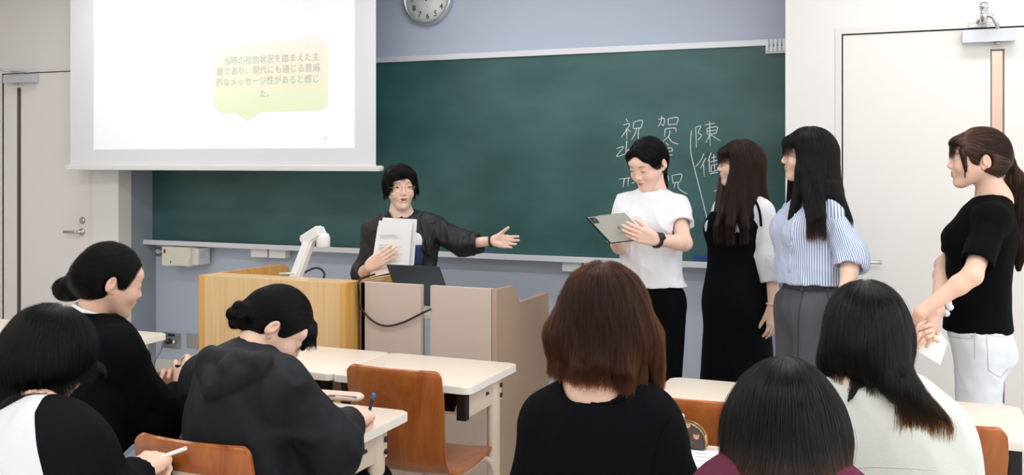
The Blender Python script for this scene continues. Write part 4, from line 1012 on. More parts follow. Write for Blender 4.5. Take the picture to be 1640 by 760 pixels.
# ================= student in black tee and white jeans, far right
def p_right():
    t = person('woman with long brown ponytail in black t-shirt and white jeans standing at the right door', *AD(1565, 500, 3.65).xy)
    H = Head(1566, 254, 3.65, -84, 0, 0, .95)
    J = dict(neck=Wp(1592, 322, 3.66), chest=Wp(1573, 388, 3.65), waist=Wp(1566, 455, 3.65), pelvis=Wp(1566, 540, 3.65), shL=Wp(1588, 352, 3.50), shR=Wp(1580, 350, 3.80))
    base = SKIN*np.array([.93, .86, .82])
    P = head_prims(H, J['neck'])+[rc(J['neck'], J['chest'], .06, .10, .05), rc(J['shL'], J['shR'], .035, .035, .04)]
    lo = H.c-.45; m1 = Field(P, .0032).mesh()
    eL, wL, eR, wR = Wp(1557, 441, 3.36), Wp(1475, 499, 3.40), Wp(1512, 425, 3.78), Wp(1502, 495, 3.49)
    def fing(pts, r=.0078): return [rc(Wp(*pts[q]), Wp(*pts[q+1]), r*(1-.06*q), r*(1-.06*(q+1)), .0015 if q else .004) for q in range(len(pts)-1)]
    hl = [rc(wL, Wp(1468, 516, 3.43), .022, .022, .01), rc(Wp(1468, 516, 3.43), Wp(1474, 538, 3.44), .022, .018, .01)]
    hr = [rc(wR, Wp(1489, 516, 3.43), .022, .024, .01), rc(Wp(1489, 516, 3.43), Wp(1487, 534, 3.425), .024, .020, .01), rc(Wp(1496, 510, 3.43), Wp(1500, 532, 3.44), .014, .010, .01)]
    for q in ([(1480, 514, 3.400), (1473, 520, 3.392), (1467, 530, 3.398)], [(1482, 526, 3.398), (1473, 536, 3.388), (1467, 547, 3.395)], [(1486, 533, 3.398), (1478, 545, 3.388), (1471, 556, 3.395)], [(1494, 536, 3.405), (1489, 546, 3.392), (1484, 554, 3.398)]): hr += fing(q)
    for q in ([(1474, 526, 3.392), (1482, 522, 3.378), (1491, 519, 3.388)], [(1476, 537, 3.392), (1484, 531, 3.376), (1492, 527, 3.386)], [(1480, 544, 3.394), (1487, 539, 3.378), (1494, 535, 3.386)], [(1491, 545, 3.40), (1497, 543, 3.388), (1502, 546, 3.392)]): hl += fing(q)
    m2 = arm_skin(J['shL'], eL, wL, hl, .0030); m3 = arm_skin(J['shR'], eR, wR, hr, .0030)
    V, Q = join(m1, m2, m3); b = mesh_obj('body', V, Q, M_skin, t, {'tint': skin_tint(V, H, base)})
    face_bits(H, b, .75, 0)
    SH = torso_prims(J, .012, loose=.006, flat=.74)+arm_sleeve(J['shL'], eL, wL, (.058, 0, .056), .80, full=False)+arm_sleeve(J['shR'], eR, wR, (.056, 0, .052), .80, full=False)+\
        [rc(J['neck']+np.array([0, 0, -.02]), H(-.028, 0, -.055), .056, .062, .008, 's'), pl(Wp(1563, 527, 3.65), (0, 0, -1)), ]
    garment('t_shirt', SH, .0055, K_BLACK, t, folds(.004, (14, 14, 7), 3))
    hipL, hipR = Wp(1570, 552, 3.57), Wp(1566, 552, 3.73)
    knL, knR = Wp(1564, 690, 3.58), Wp(1572, 690, 3.74); anL, anR = Wp(1594, 866, 3.62), Wp(1598, 866, 3.78)
    TR = [rc(J['pelvis']+[0, 0, .04], J['pelvis']+[0, 0, .10], .135, .115, .04, flat=.78, ax=unit(J['shL']-J['shR'])[[1, 0, 2]]*[1, -1, 0])]+[el(Wp(1594, 566, 3.60), (.075,)*3, None, .05), el(Wp(1594, 566, 3.72), (.075,)*3, None, .05)]+leg_prims(hipL, knL, anL, (.092, .066, .055))+leg_prims(hipR, knR, anR, (.092, .066, .055))
    TR += [pl(Wp(1563, 519, 3.65), (0, 0, 1)), pl((0, 0, .05), (0, 0, -1))]
    _, f = garment('white_jeans', TR, .0065, mat('white_denim', srgb(226, 230, 238), .75, bump=.3, bscale=700, var=.03, vscale=12), t, folds(.0035, (18, 18, 20), 8))
    st = mat('grey_stitching', srgb(178, 186, 200), .7)
    surf_tube('pocket_seam', f, [(1580, 536), (1582, 570), (1584, 592), (1602, 604), (1614, 592), (1613, 540)], .0013, st, t, sm=False) if 0 else None
    for a, b_ in (((1580, 536), (1583, 592)), ((1583, 592), (1602, 604)), ((1602, 604), (1614, 590)), ((1580, 536), (1614, 540))): surf_tube('pocket_seam', f, [a, b_], .0009, st, t)
    surf_tube('pocket_seam', f, [(1512, 530), (1524, 538), (1542, 541), (1560, 541)], .0011, st, t); surf_tube('side_seam', f, [(1562, 530), (1561, 575)], .0011, st, t)
    sb = surf_tube('rivet', f, [(1557, 537), (1558, 538)], .004, M_steel, t)
    shoes(t, (anL, anR), H.f, K_WHITE)
    # scrunchie
    c = wR*.93+eR*.07; ax = unit(eR-wR); u = unit(np.cross(ax, [0, 0, 1])); v = np.cross(ax, u)
    adopt(tubes('scrunchie', [([c+(u*math.cos(a)+v*math.sin(a))*(.034+.004*math.sin(9*a))+ax*.006*math.sin(7*a) for a in np.linspace(0, 2*math.pi, 48)[:-1]], [.010+.004*math.sin(11*a) for a in np.linspace(0, 2*math.pi, 48)[:-1]], (True,))], K_WHITE, None, 8), t)
    # hair
    tie = Wp(1615, 259, 3.66); tl = [Wp(1617, 261, 3.66), Wp(1627, 290, 3.67), Wp(1634, 340, 3.69), Wp(1634, 395, 3.69), Wp(1631, 430, 3.68)]
    HP = cap_prims(H)+[H.el((-.022, sg*.085, -.014), (.027, .03, .032), .012, 's') for sg in (1, -1)]+[('pl', H(-.04, 0, -.060), unit(H.f*.45-H.u))]
    HP += [H.el((.066, 0, .060), (.036, .062, .028), .012), H.rc((.060, .062, .03), (.048, .070, -.045), .012, .005, .01), H.rc((.060, -.062, .03), (.048, -.070, -.045), .012, .005, .01)]
    HP += [rc(H(-.06, 0, .02), tie, .05, .022, .03)]
    HP += [rc(tl[0], tl[1], .017, .034, .01), rc(tl[1], tl[2], .034, .042, .02), rc(tl[2], tl[3], .042, .032, .02), rc(tl[3], tl[4], .030, .008, .02)]
    cm = mat('brown_ponytail_mass', srgb(70, 42, 32), .5, bump=.3, bscale=60, stretch=(6, 6, .8)); ho, f = garment('hair', HP, .0045, cm, t)
    def dr(P):
        q = H.local(P); D = np.tile(np.array([0, 0, -1.]), (len(P), 1)); up = (tie-P); up /= np.linalg.norm(up, axis=1, keepdims=True)+1e-6
        cap = (q[:, 0] < .045) & (np.linalg.norm(P-tie, axis=1) > .02) & (q[:, 2] > -.07) & (q[:, 0] > -.125)
        D = np.where(cap[:, None], up, D); fr = (q[:, 0] >= .045) & (q[:, 2] > .05); D = np.where(fr[:, None], D+H.f*.9, D); return D
    strands('hair_strands', f, 6500, dr, lambda V: V[:, 2] > 0, .13, (-.001, .0025), HM_BROWN, t, lambda P: np.where(H.local(P)[:, 0] > .03, np.where(np.abs(H.local(P)[:, 1]) > .055, H.c[2]-.06, H.c[2]+.012), -9.), 14, .00042, lambda P: H.local(P)[:, 0] > .05, 5, .10, .05)
    adopt(tubes('hair_tie', [([tie+(H.l*math.cos(a)+(H.u*.85+H.f*.3)*math.sin(a))*.020 for a in np.linspace(0, 2*math.pi, 20)[:-1]], .006, (True,))], M_black, None, 8), t)
    # notepad held in the clasped hands
    c = [Wp(1458, 523, 3.40), Wp(1468, 508, 3.46), Wp(1516, 545, 3.50), Wp(1505, 584, 3.44)]
    c = [Wp(1461, 518, 3.43), Wp(1500, 525, 3.47), Wp(1517, 548, 3.47), Wp(1505, 584, 3.45), Wp(1459, 556, 3.43)]
    bm = bmesh.new(); bm.faces.new([bm.verts.new(v) for v in c]); bmesh.ops.recalc_face_normals(bm, faces=bm.faces[:]); bmesh.ops.solidify(bm, geom=bm.faces[:], thickness=.003)
    tag(from_bm('notepad', bm, M_paper), 'small white notepad held in the clasped hands of the student in white jeans', 'notepad')
p_right()
# ================= teacher
def p_teacher():
    t = person('teacher with short black hair and round glasses in black jacket, arm stretched toward the students', *AD(645, 400, 5.2).xy)
    H = Head(641, 299, 5.2, 10, -2, 2, 1.0)
    J = dict(neck=Wp(643, 345, 5.22), chest=Wp(648, 392, 5.2), waist=Wp(650, 432, 5.2), pelvis=Wp(650, 475, 5.2), shL=Wp(692, 364, 5.2), shR=Wp(601, 370, 5.2))
    base = SKIN*np.array([1.0, .97, .96])
    m1 = Field(head_prims(H, J['neck'], .8)+[rc(J['neck'], J['chest'], .06, .10, .05)], .003).mesh()
    eL, wL, eR, wR = Wp(744, 391, 5.14), Wp(789, 385, 5.05), Wp(583, 438, 5.16), Wp(590, 427, 4.955)
    hl = hand_prims(wL, Wp(832, 389, 4.98)-wL, Wp(800, 370, 4.5)-Wp(800, 385, 5.0), 1, [(6, 8, 8), (10, 10, 10), (14, 12, 10), (16, 14, 10)], (.75, .35, .1), .05)
    hr = hand_prims(wR, Wp(612, 413, 4.94)-wR, A3(ray(600, 420))*[1, 1, 0], -1, [(2, 8, 6), (2, 8, 6), (2, 8, 6), (4, 10, 8)], (.3, 1.1, .2), .03, 1.0)
    m2 = arm_skin(J['shL'], eL, wL, hl, .003, start=.8); m3 = arm_skin(J['shR'], eR, wR, hr, .003, start=.8)
    V, Q = join(m1, m2, m3); b = mesh_obj('body', V, Q, M_skin, t, {'tint': skin_tint(V, H, base)})
    face_bits(H, b, .62, 0, mouth_open=.8)
    gd = unit(-A3(ray(650, 400))*[1, 1, 0]); rt = unit(np.cross([0, 0, 1], gd))
    _, fi = garment('inner_top', torso_prims(J, .008)+[rc(J['neck']+gd*.04+[0, 0, -.01], H(-.02, 0, -.055), .050, .060, .01, 's')], .006, K_WHITE, t)
    JK = torso_prims(J, .018, loose=.014, bust=.02)+arm_sleeve(J['shL'], eL, wL, (.064, .060, .048), .55)+arm_sleeve(J['shR'], eR, wR, (.062, .056, .045), .12)
    JK += [rc(Wp(654, 342, 5.06), Wp(665, 365, 5.06), .030, .036, .008, 's'), rc(Wp(664, 360, 5.06), Wp(669, 480, 5.09), .042, .046, .008, 's'), rc(J['neck']+gd*.02, H(-.02, 0, -.055), .066, .075, .01, 's'), pl(Wp(650, 500, 5.2), (0, 0, -1))]
    _, f = garment('jacket', JK, .0048, K_SHEEN, t, folds(.013, (15, 15, 9), 21))
    surf_patch('blue_panel', fi, [(657, 392), (682, 392), (682, 424), (657, 426)], mat('navy_panel', srgb(44, 70, 120), .8), t, .002, .002, 2)
    surf_patch('lapel', f, [(680, 336), (690, 345), (698, 356), (690, 358), (697, 364), (684, 404), (679, 380), (672, 352)], mat('jacket_lapel', srgb(26, 27, 32), .6, bump=.2, bscale=400), t, .003, .004)
    surf_patch('lapel', f, [(618, 342), (606, 354), (612, 368), (622, 358)], mat('jacket_lapel', srgb(26, 27, 32), .6), t, .003, .004)
    surf_tube('sleeve_seam', f, [(700, 352), (706, 366), (704, 392)], .0018, mat('jacket_lapel', srgb(26, 27, 32), .6), t)
    hp = [J['pelvis']+rt*.075+[0, 0, -.03], J['pelvis']-rt*.075+[0, 0, -.03]]; an = [np.array([h[0], h[1], .08]) for h in hp]
    TR = [rc(J['pelvis'], J['pelvis']+[0, 0, .06], .125, .115, .04, flat=.75, ax=gd)]+sum([leg_prims(h, (h+a)/2, a, (.085, .062, .05)) for h, a in zip(hp, an)], [])+[pl((0, 0, .05), (0, 0, -1))]
    garment('trousers', TR, .01, K_BLACK, t); shoes(t, an, gd, M_black)
    # blue panel of the inner top
    # hair: short, side-swept fringe
    HP = [H.el((-.010, 0, .030), (.106, .089, .092), .02), H.el((-.030, .0, -.012), (.080, .086, .062), .03), H.el((.080, .006, -.038), (.062, .074, .092), .012, 's'),
          H.el((.063, -.030, .070), (.045, .055, .034), .02), H.rc((.060, .050, .055), (.035, .080, -.030), .026, .012, .02), H.rc((.060, .0, .062), (.070, .052, .036), .020, .016, .02),
          H.rc((.020, -.084, .03), (.012, -.082, -.030), .014, .006, .015)]
    ho, f = garment('hair', HP, .0045, CM_BLACK, t); crown = H(-.02, -.03, .13)
    def dr(P):
        q = H.local(P); a = P-crown; a[:, 2] *= .3; a /= np.linalg.norm(a, axis=1, keepdims=True)+1e-6; return a*.8+np.array([0, 0, -.9])+np.where(((q[:, 0] > .03) & (q[:, 1] < .07))[:, None], H.l*1.1, 0)
    strands('hair_strands', f, 3500, dr, lambda V: V[:, 2] > H.c[2]-.05, .09, (-.001, .003), HM_BLACK, t, hemf(H, .046, H.c[2]-.035, H.c[2]-.06), 10, .0005, True, 9, .12, .1)
    # glasses
    gl = []
    for s in (1, -1): gl.append(([H(.1035-.004*abs(math.cos(a))*(1 if math.cos(a)*s > 0 else -.3), s*.031+.0235*math.cos(a), -.002+.0225*math.sin(a)) for a in np.linspace(0, 2*math.pi, 28)[:-1]], .0008, (True,)))
    gl.append(([H(.1055, .008, .004), H(.108, 0, .007), H(.1055, -.008, .004)], .0008))
    for s in (1, -1): gl.append(([H(.100, s*.054, .004), H(.09, s*.071, .004), H(-.01, s*.077, .002)], .0008))
    adopt(tubes('glasses', gl, mat('gold_wire', srgb(200, 165, 120), .25, .9), None, 6), t)
    c = wL*.97+eL*.03; ax = unit(eL-wL); u = unit(np.cross(ax, [0, 0, 1])); v = np.cross(ax, u)
    adopt(tubes('bracelet', [([c+(u*math.cos(a)*.026+v*math.sin(a)*.029) for a in np.linspace(0, 2*math.pi, 24)[:-1]], .006, (True,))], M_black, None, 8), t)
    # papers held in front of the chest
    sheets = [([(613, 348), (668, 351), (663, 424), (600, 436)], 5.0, 'white paper sheet with a dog corner, at the back of the teacher sheaf'),
              ([(607, 353), (661, 353), (656, 428), (594, 442)], 4.985, 'middle white paper sheet of the three in the teacher hand'), ([(605, 362), (659, 364), (655, 430), (592, 444)], 4.97, 'printed white sheet in front of the sheaf held by the teacher')]
    for k, (q, d, lb) in enumerate(sheets):
        c = [Vector(Wp(x, y, d)) for x, y in q]; s = tag(slab(c, .0012, 'paper_sheet', M_paper, None), lb, 'paper sheet')
        if k == 2:
            n = (c[1]-c[0]).cross(c[3]-c[0]).normalized(); n = n if n.dot(Vector(gd)) > 0 else -n; bm = bmesh.new(); rr = random.Random(3)
            for v0 in [.17, .19, .21, .235, .36, .38, .42, .44, .455, .60, .62, .74, .76, .86, .88]:
                u0 = .12; u1 = .12+.7*rr.uniform(.5, 1)
                if v0 in (.36,): u1 = .2
                P_ = lambda u, v: c[0].lerp(c[1], u).lerp(c[3].lerp(c[2], u), v)+n*.0025
                bm.faces.new([bm.verts.new(P_(a, b_)) for a, b_ in ((u0, v0), (u1, v0), (u1, v0+.006), (u0, v0+.006))])
            o = from_bm('printed_lines', bm, M_ink); o.parent = s
p_teacher()

def seated_legs(t, pv, fw, m, h=.011, wid=.085, kz=.47):
    fw = unit((fw[0], fw[1], 0)); lt = np.array([-fw[1], fw[0], 0]); pv = A3(pv); P = [rc(pv-lt*.06, pv+lt*.06, .10, .10, .04)]; an = []
    for s_ in (-1, 1):
        hp = pv+lt*s_*wid; kn = hp+fw*.36; kn[2] = kz+.045; a = kn-fw*.02; a[2] = .09; an.append(a); P += leg_prims(hp, kn, a, (.085, .062, .045))
    V, Q = Field(P+[pl((0, 0, .05), (0, 0, -1))], h).mesh(); mesh_obj('trousers', V, Q, m, t); shoes(t, an, fw, K_WHITE)
def hair_make(t, H, HP, cm, hm, n, dr, length, hem=None, ff=True, h=.0045, off=(-.001, .003), rad=.00045, steps=14, jit=.10, fly=.05, seed=1, root=None, disp=None, hn=.007):
    f = Field(HP, h, disp=disp); V, Q = f.mesh(); ho = mesh_obj('hair', V, Q, cm, t)
    strands('hair_strands', f, n, dr, root or (lambda V: V[:, 2] > -9), length, off, hm, t, hem, steps, rad, ff, seed, jit, fly, None, hn); return f
def away_from(c, H, w=1.0, g=.9, extra=None):
    def dr(P):
        a = P-c; a[:, 2] *= .3; r = np.linalg.norm(a, axis=1, keepdims=True); a = a/(r+1e-6); k = np.clip((P[:, 2:3]-(H.c[2]+.02))/.08, 0, 1)
        D = a*w*k+np.array([0, 0, -g]); 
        if extra is not None: D = D+extra(P, H.local(P))
        return D
    return dr
# ================= student with tablet, white tee
def p_tablet():
    t = person('woman in white t-shirt and black trousers looking down at a tablet by the chalkboard', *AD(1043, 400, 4.42).xy)
    H = Head(1037, 261, 4.4, -36, -27, -3, .95); base = SKIN*np.array([.98, .93, .91])
    J = dict(neck=Wp(1045, 312, 4.46), chest=Wp(1043, 360, 4.43), waist=Wp(1042, 412, 4.43), pelvis=Wp(1046, 468, 4.43), shL=Wp(1083, 334, 4.37), shR=Wp(1003, 331, 4.50))
    eL, wL, eR, wR = Wp(1096, 389, 4.26), Wp(1050, 384, 4.11), Wp(992, 394, 4.42), Wp(985, 380, 4.25)
    m1 = Field(head_prims(H, J['neck'])+[rc(J['neck'], J['chest'], .06, .10, .05)], .003).mesh()
    ra = A3(ray(1010, 372)); hl = hand_prims(wL, Wp(1008, 371, 4.055)-wL, ra+[0, 0, .25], 1, [(10, 12, 10), (12, 14, 10), (14, 16, 10), (18, 18, 10)], (.45, .6, .2), .03)
    hr = hand_prims(wR, Wp(972, 372, 4.12)-wR, Wp(960, 355, 3.8)-Wp(965, 365, 4.1), -1, [(30, 30, 20)]*4, (.5, .5, .3))
    m2 = arm_skin(J['shL'], eL, wL, hl, .003); m3 = arm_skin(J['shR'], eR, wR, hr, .0034)
    V, Q = join(m1, m2, m3); b = mesh_obj('body', V, Q, M_skin, t, {'tint': skin_tint(V, H, base)}); face_bits(H, b, .22, 0)
    fw = unit(np.cross(unit(J['shL']-J['shR']), [0, 0, 1]))
    SH = torso_prims(J, .010, loose=.006, flat=.74, wid=.95)+arm_sleeve(J['shL'], eL, wL, (.054, 0, .060), .48, full=False)+arm_sleeve(J['shR'], eR, wR, (.055, 0, .060), .50, full=False)+[rc(J['neck']+fw*.02+np.array([0, 0, -.015]), H(-.02, 0, -.06), .060, .066, .008, 's'), pl(Wp(1043, 455, 4.43), (0, 0, -1))]
    _, f = garment('t_shirt', SH, .0055, K_WHITE, t, folds(.011, (15, 15, 8), 13))
    hp = [Wp(1068, 490, 4.38), Wp(1022, 490, 4.48)]; an = [np.array([h[0], h[1], .08]) for h in hp]
    TR = [rc(J['pelvis'], Wp(1044, 440, 4.43), .135, .115, .04, flat=.75, ax=fw)]+sum([leg_prims(h, h*[1, 1, .55], a, (.086, .062, .06)) for h, a in zip(hp, an)], [])+[pl((0, 0, .05), (0, 0, -1))]
    garment('trousers', TR, .009, K_BLACK, t, folds(.003, (14, 14, 5), 3)); shoes(t, an, fw, K_WHITE)
    HP = cap_prims(H, .0, -.003)+[H.el((-.022, sg*.085, -.014), (.024, .03, .030), .010, 's') for sg in (1, -1)]+[('pl', H(-.04, 0, -.068), unit(H.f*.5-H.u))]
    HP += [H.rc((.060, s_*.004, .094), (.062, s_*.044, .060), .016, .014, .02) for s_ in (1, -1)]+[H.rc((.062, s_*.044, .060), (.034, s_*.068, .012), .015, .010, .02) for s_ in (1, -1)]+[H.rc((.056, -.058, .03), (.052, -.066, -.045), .009, .003, .012)]
    tail = [H(-.075, 0, .0), Wp(1056, 285, 4.50), Wp(1068, 298, 4.53)]
    HP += [rc(tail[0], tail[1], .05, .030, .03), rc(tail[1], tail[2], .030, .008, .02)]
    tie = tail[1]
    def dr(P):
        q = H.local(P); up = tie-P; up /= np.linalg.norm(up, axis=1, keepdims=True)+1e-6; D = np.tile(np.array([0, 0, -1.]), (len(P), 1))
        fr = (q[:, 0] > .045); cap = ~fr & (np.linalg.norm(P-tie, axis=1) > .035); D = np.where(cap[:, None], up, D)
        return np.where(fr[:, None], H.l*np.sign(q[:, 1:2])*1.2-H.u*.8-H.f*.4, D)
    hair_make(t, H, HP, CM_BLACK, HM_BLACK, 5000, dr, .11, None, ff=False, seed=3)
    # smartwatch
    c = wL*.96+eL*.04; ax = unit(eL-wL); u = unit(np.cross(ax, [0, 0, 1])); v = np.cross(ax, u); M_watch = mat('navy_watch', srgb(24, 34, 52), .35)
    adopt(tubes('watch_band', [([(c+(u*math.cos(a)*.0265+v*math.sin(a)*.0285)+ax*o) for a in np.linspace(0, 2*math.pi, 24)[:-1]], .0055, (True,)) for o in (-.005, .004)], M_watch, None, 8), t)
    n = unit(-A3(ray(1049, 382))-ax*0+[0, 0, .4]); n = unit(n-ax*(n@ax)); f0 = c+n*.029
    adopt(tubes('watch_face', [([Vector(f0), Vector(f0+n*.007)], .017)], M_black, None, 20), t)
    # tablet
    tb = thing('tablet', 'tablet in grey case held up by the student in white t-shirt', 'tablet', (0, 0, 0))
    C = [Vector(Wp(x, y, d)) for x, y, d in ((939, 347, 4.00), (1001, 340, 4.16), (1041, 382, 4.17), (978, 389, 4.01))]
    nn = (C[1]-C[0]).cross(C[3]-C[0]).normalized(); cam_side = nn if nn.dot(C[0]) < 0 else -nn
    def quad(u0, v0, u1, v1, o, th, name, m):
        L = lambda u, v: C[0].lerp(C[1], u).lerp(C[3].lerp(C[2], u), v)+cam_side*o
        c4 = [L(u0, v0), L(u1, v0), L(u1, v1), L(u0, v1)]; s_ = 1 if (c4[1]-c4[0]).cross(c4[3]-c4[0]).dot(cam_side) > 0 else -1
        return slab(c4, th*s_, name, m, tb)
    quad(0, 0, 1, 1, -.008, .007, 'case_frame', M_black); quad(.018, .018, .982, .982, -.001, .0012, 'back_cover', mat('frosted_case', srgb(150, 150, 140), .3, coat=.5))
    quad(.02, .02, .98, .98, -.0085, .0008, 'screen', mat('screen_glass', srgb(20, 24, 30), .1)); quad(.03, .05, .17, .26, .0005, .003, 'camera_bump', mat('camera_black', srgb(40, 42, 46), .3))
    for u, v in ((.075, .11), (.125, .19)): p = C[0].lerp(C[1], u).lerp(C[3].lerp(C[2], u), v); adopt(tubes('camera_lens', [([p+cam_side*.003, p+cam_side*.0048], .0045)], M_black, None, 12), tb)
    p = C[0].lerp(C[1], .5).lerp(C[3].lerp(C[2], .5), .5); adopt(tubes('back_emblem', [([p, p+cam_side*.0008], .008)], mat('dim_emblem', srgb(110, 112, 110), .4), None, 16), tb)
    quad(.30, -.01, .62, .0, -.004, .003, 'side_buttons', M_alu)
p_tablet()
# ================= long haired student in black pinafore dress
K_DOT = bpy.data.materials.new('white_dotted_cloth'); K_DOT.use_nodes = True
_n = K_DOT.node_tree.nodes; _l = K_DOT.node_tree.links; _b = _n['Principled BSDF']; _b.inputs['Roughness'].default_value = .8
_tc = _n.new('ShaderNodeTexCoord'); _v = _n.new('ShaderNodeTexVoronoi'); _v.inputs['Scale'].default_value = 95; _v.inputs['Randomness'].default_value = .15; _r = _n.new('ShaderNodeValToRGB'); _r.color_ramp.interpolation = 'LINEAR'
_r.color_ramp.elements[0].position = .10; _r.color_ramp.elements[0].color = (*srgb(120, 128, 150), 1); _r.color_ramp.elements[1].position = .19; _r.color_ramp.elements[1].color = (*srgb(232, 234, 240), 1)
_l.new(_tc.outputs['Object'], _v.inputs['Vector']); _l.new(_v.outputs['Distance'], _r.inputs[0]); _l.new(_r.outputs[0], _b.inputs['Base Color'])
def p_dress():
    t = person('woman with long straight brown hair in black pinafore dress over dotted white blouse', *AD(1184, 450, 4.6).xy)
    H = Head(1183, 262, 4.6, -76, 0, 0, .91); base = SKIN*np.array([1.0, .97, .96])
    J = dict(neck=Wp(1186, 312, 4.63), chest=Wp(1182, 368, 4.6), waist=Wp(1180, 420, 4.6), pelvis=Wp(1180, 482, 4.6), shL=Wp(1218, 340, 4.50), shR=Wp(1164, 336, 4.70))
    eL, wL, eR, wR = Wp(1237, 415, 4.46), Wp(1238, 488, 4.42), Wp(1156, 412, 4.76), Wp(1160, 480, 4.72)
    m1 = Field(head_prims(H, J['neck']), .003).mesh(); fw = unit(np.cross(unit(J['shL']-J['shR']), [0, 0, 1])); lat = unit(J['shL']-J['shR'])
    hl = hand_prims(wL, (.0, .05, -1), -lat, 1, [(12, 20, 15)]*4, (.5, .3, .3)); hr = hand_prims(wR, (.0, 0, -1), lat, -1, [(12, 20, 15)]*4, (.5, .3, .3))
    m2 = arm_skin(J['shL'], eL, wL, hl, .0034, start=.9); m3 = arm_skin(J['shR'], eR, wR, hr, .004, start=.9)
    V, Q = join(m1, m2, m3); b = mesh_obj('body', V, Q, M_skin, t, {'tint': skin_tint(V, H, base)}); face_bits(H, b, .6, 0)
    TT = torso_prims(J, .010)+arm_sleeve(J['shL'], eL, wL, (.060, .068, .052), .52)+arm_sleeve(J['shR'], eR, wR, (.058, .062, .05), .52)+[rc(J['neck']+fw*.01, H(-.02, 0, -.06), .055, .06, .01, 's')]
    _, fb = garment('blouse', TT, .006, K_DOT, t, folds(.006, (16, 16, 6), 31))
    hemz = .28; bot = np.array([*(A3(J['pelvis'])[:2]), hemz])
    DR = torso_prims(J, .020, bust=.02)[:3]+[el(A3(J['chest'])+fw*.07+lat*s_*.055, (.062,)*3, None, .06) for s_ in (1, -1)]+[rc(J['waist'], J['pelvis'], .13, .165, .05, flat=.75, ax=fw), rc(J['pelvis'], bot, .165, .205, .05, flat=.78, ax=fw, cap=True)]
    zt = 1.5-(342-257)/342; DR += [('pl', np.array([0, 0, zt]), unit((0, 0, 1)-fw*.12*0))]
    DR[-1] = ('pl', A3(J['chest'])*[1, 1, 0]+[0, 0, zt], unit(np.array([0, 0, 1.])+fw*-.1))
    _, f = garment('dress', DR, .007, cloth('black_linen', srgb(16, 17, 21), .8, .5, 500), t, folds(.005, (13, 13, 2.5), 12))
    for s_ in ((1219, 362), (1217, 342), (1212, 326), (1204, 315)), ((1158, 345), (1160, 330), (1168, 316)): surf_tube('shoulder_strap', fb, s_, .006, K_BLACK, t, .003)
    an = [np.array([*(A3(J['pelvis'])[:2]+lat[:2]*s_*.08), .08]) for s_ in (1, -1)]
    V, Q = Field([rc(a+[0, 0, .35], a, .05, .035, .02) for a in an]+[pl((0, 0, .05), (0, 0, -1))], .009).mesh(); mesh_obj('legs', V, Q, mat('dark_socks', srgb(40, 38, 40), .8), t); shoes(t, an, fw, M_black)
    c = wL*.97+eL*.03; adopt(tubes('pink_bracelet', [([c+np.array([math.cos(a)*.027, math.sin(a)*.029, 0]) for a in np.linspace(0, 2*math.pi, 24)[:-1]], .005, (True,))], mat('pink_band', srgb(232, 190, 180), .5), None, 8), t)
    HP = cap_prims(H, -.006, .002)+[H.el((.070, 0, .052), (.034, .066, .034), .012)]
    HP += [H.rc((.020, .070, .05), (.028, .082, -.08), .034, .030, .03), rc(H(.028, .082, -.08), Wp(1170, 360, 4.42), .032, .026, .03, flat=.6, ax=fw), rc(H(.028, .084, -.06), Wp(1192, 362, 4.42), .032, .028, .03, flat=.6, ax=fw),
           rc(H(.045, .075, -.08), Wp(1147, 362, 4.46), .022, .012, .02), rc(H(.050, -.060, .02), Wp(1150, 342, 4.62), .020, .022, .02),
           rc(H(-.05, .03, .0), Wp(1212, 312, 4.56), .075, .045, .04), rc(Wp(1212, 312, 4.56), Wp(1232, 326, 4.56), .040, .010, .03), rc(H(-.02, .06, -.02), Wp(1200, 345, 4.47), .055, .03, .03), rc(H(-.06, -.02, .0), Wp(1205, 315, 4.7), .06, .05, .04)]
    hem = lambda P: np.where((H.local(P)[:, 0] > .035) & (np.abs(H.local(P)[:, 1]) < .068), H.c[2]+.020, 1.15)
    hair_make(t, H, HP, mat('brown_long_mass', srgb(54, 30, 23), .42, bump=.35, bscale=60, stretch=(6, 6, .5), spec=.35), HM_BROWN, 9000, away_from(H(-.01, 0, .13), H), .30, hem, seed=4, steps=20, jit=.05, rad=.0005, hn=.012)
p_dress()
# ================= striped shirt student
K_STR = bpy.data.materials.new('blue_striped_cloth'); K_STR.use_nodes = True
_n = K_STR.node_tree.nodes; _l = K_STR.node_tree.links; _b = _n['Principled BSDF']; _b.inputs['Roughness'].default_value = .8
_a = _n.new('ShaderNodeAttribute'); _a.attribute_name = 'stripe'; _m = _n.new('ShaderNodeMath'); _m.operation = 'SINE'; _mu = _n.new('ShaderNodeMath'); _mu.operation = 'MULTIPLY'; _mu.inputs[1].default_value = 2*math.pi/.0085
_l.new(_a.outputs['Fac'], _mu.inputs[0]); _l.new(_mu.outputs[0], _m.inputs[0]); _r = _n.new('ShaderNodeMapRange'); _r.inputs['From Min'].default_value = .15; _r.inputs['From Max'].default_value = .45; _l.new(_m.outputs[0], _r.inputs['Value'])
_x = _n.new('ShaderNodeMix'); _x.data_type = 'RGBA'; _x.inputs['A'].default_value = (*srgb(226, 232, 245), 1); _x.inputs['B'].default_value = (*srgb(112, 138, 196), 1); _l.new(_r.outputs[0], _x.inputs['Factor']); _l.new(_x.outputs['Result'], _b.inputs['Base Color'])
def stripe_attr(J, arms, fwd, lat):
    def fn(V):
        c = A3(J['chest']); q = V-c; a = np.arctan2(q@lat, q@fwd); u = a*.125+ (q@lat)*.25
        for s0, e0, r in arms:
            ba = e0-s0; tt = ((V-s0)@ba)/(ba@ba); off = V-s0-tt[:, None]*ba; d = np.linalg.norm(off, axis=1); near = d < r
            ax = unit(ba); x = unit(np.cross(ax, fwd)); y = np.cross(ax, x); a2 = np.arctan2(off@x, off@y)*.065; u = np.where(near, a2, u)
        return {'stripe': u}
    return fn
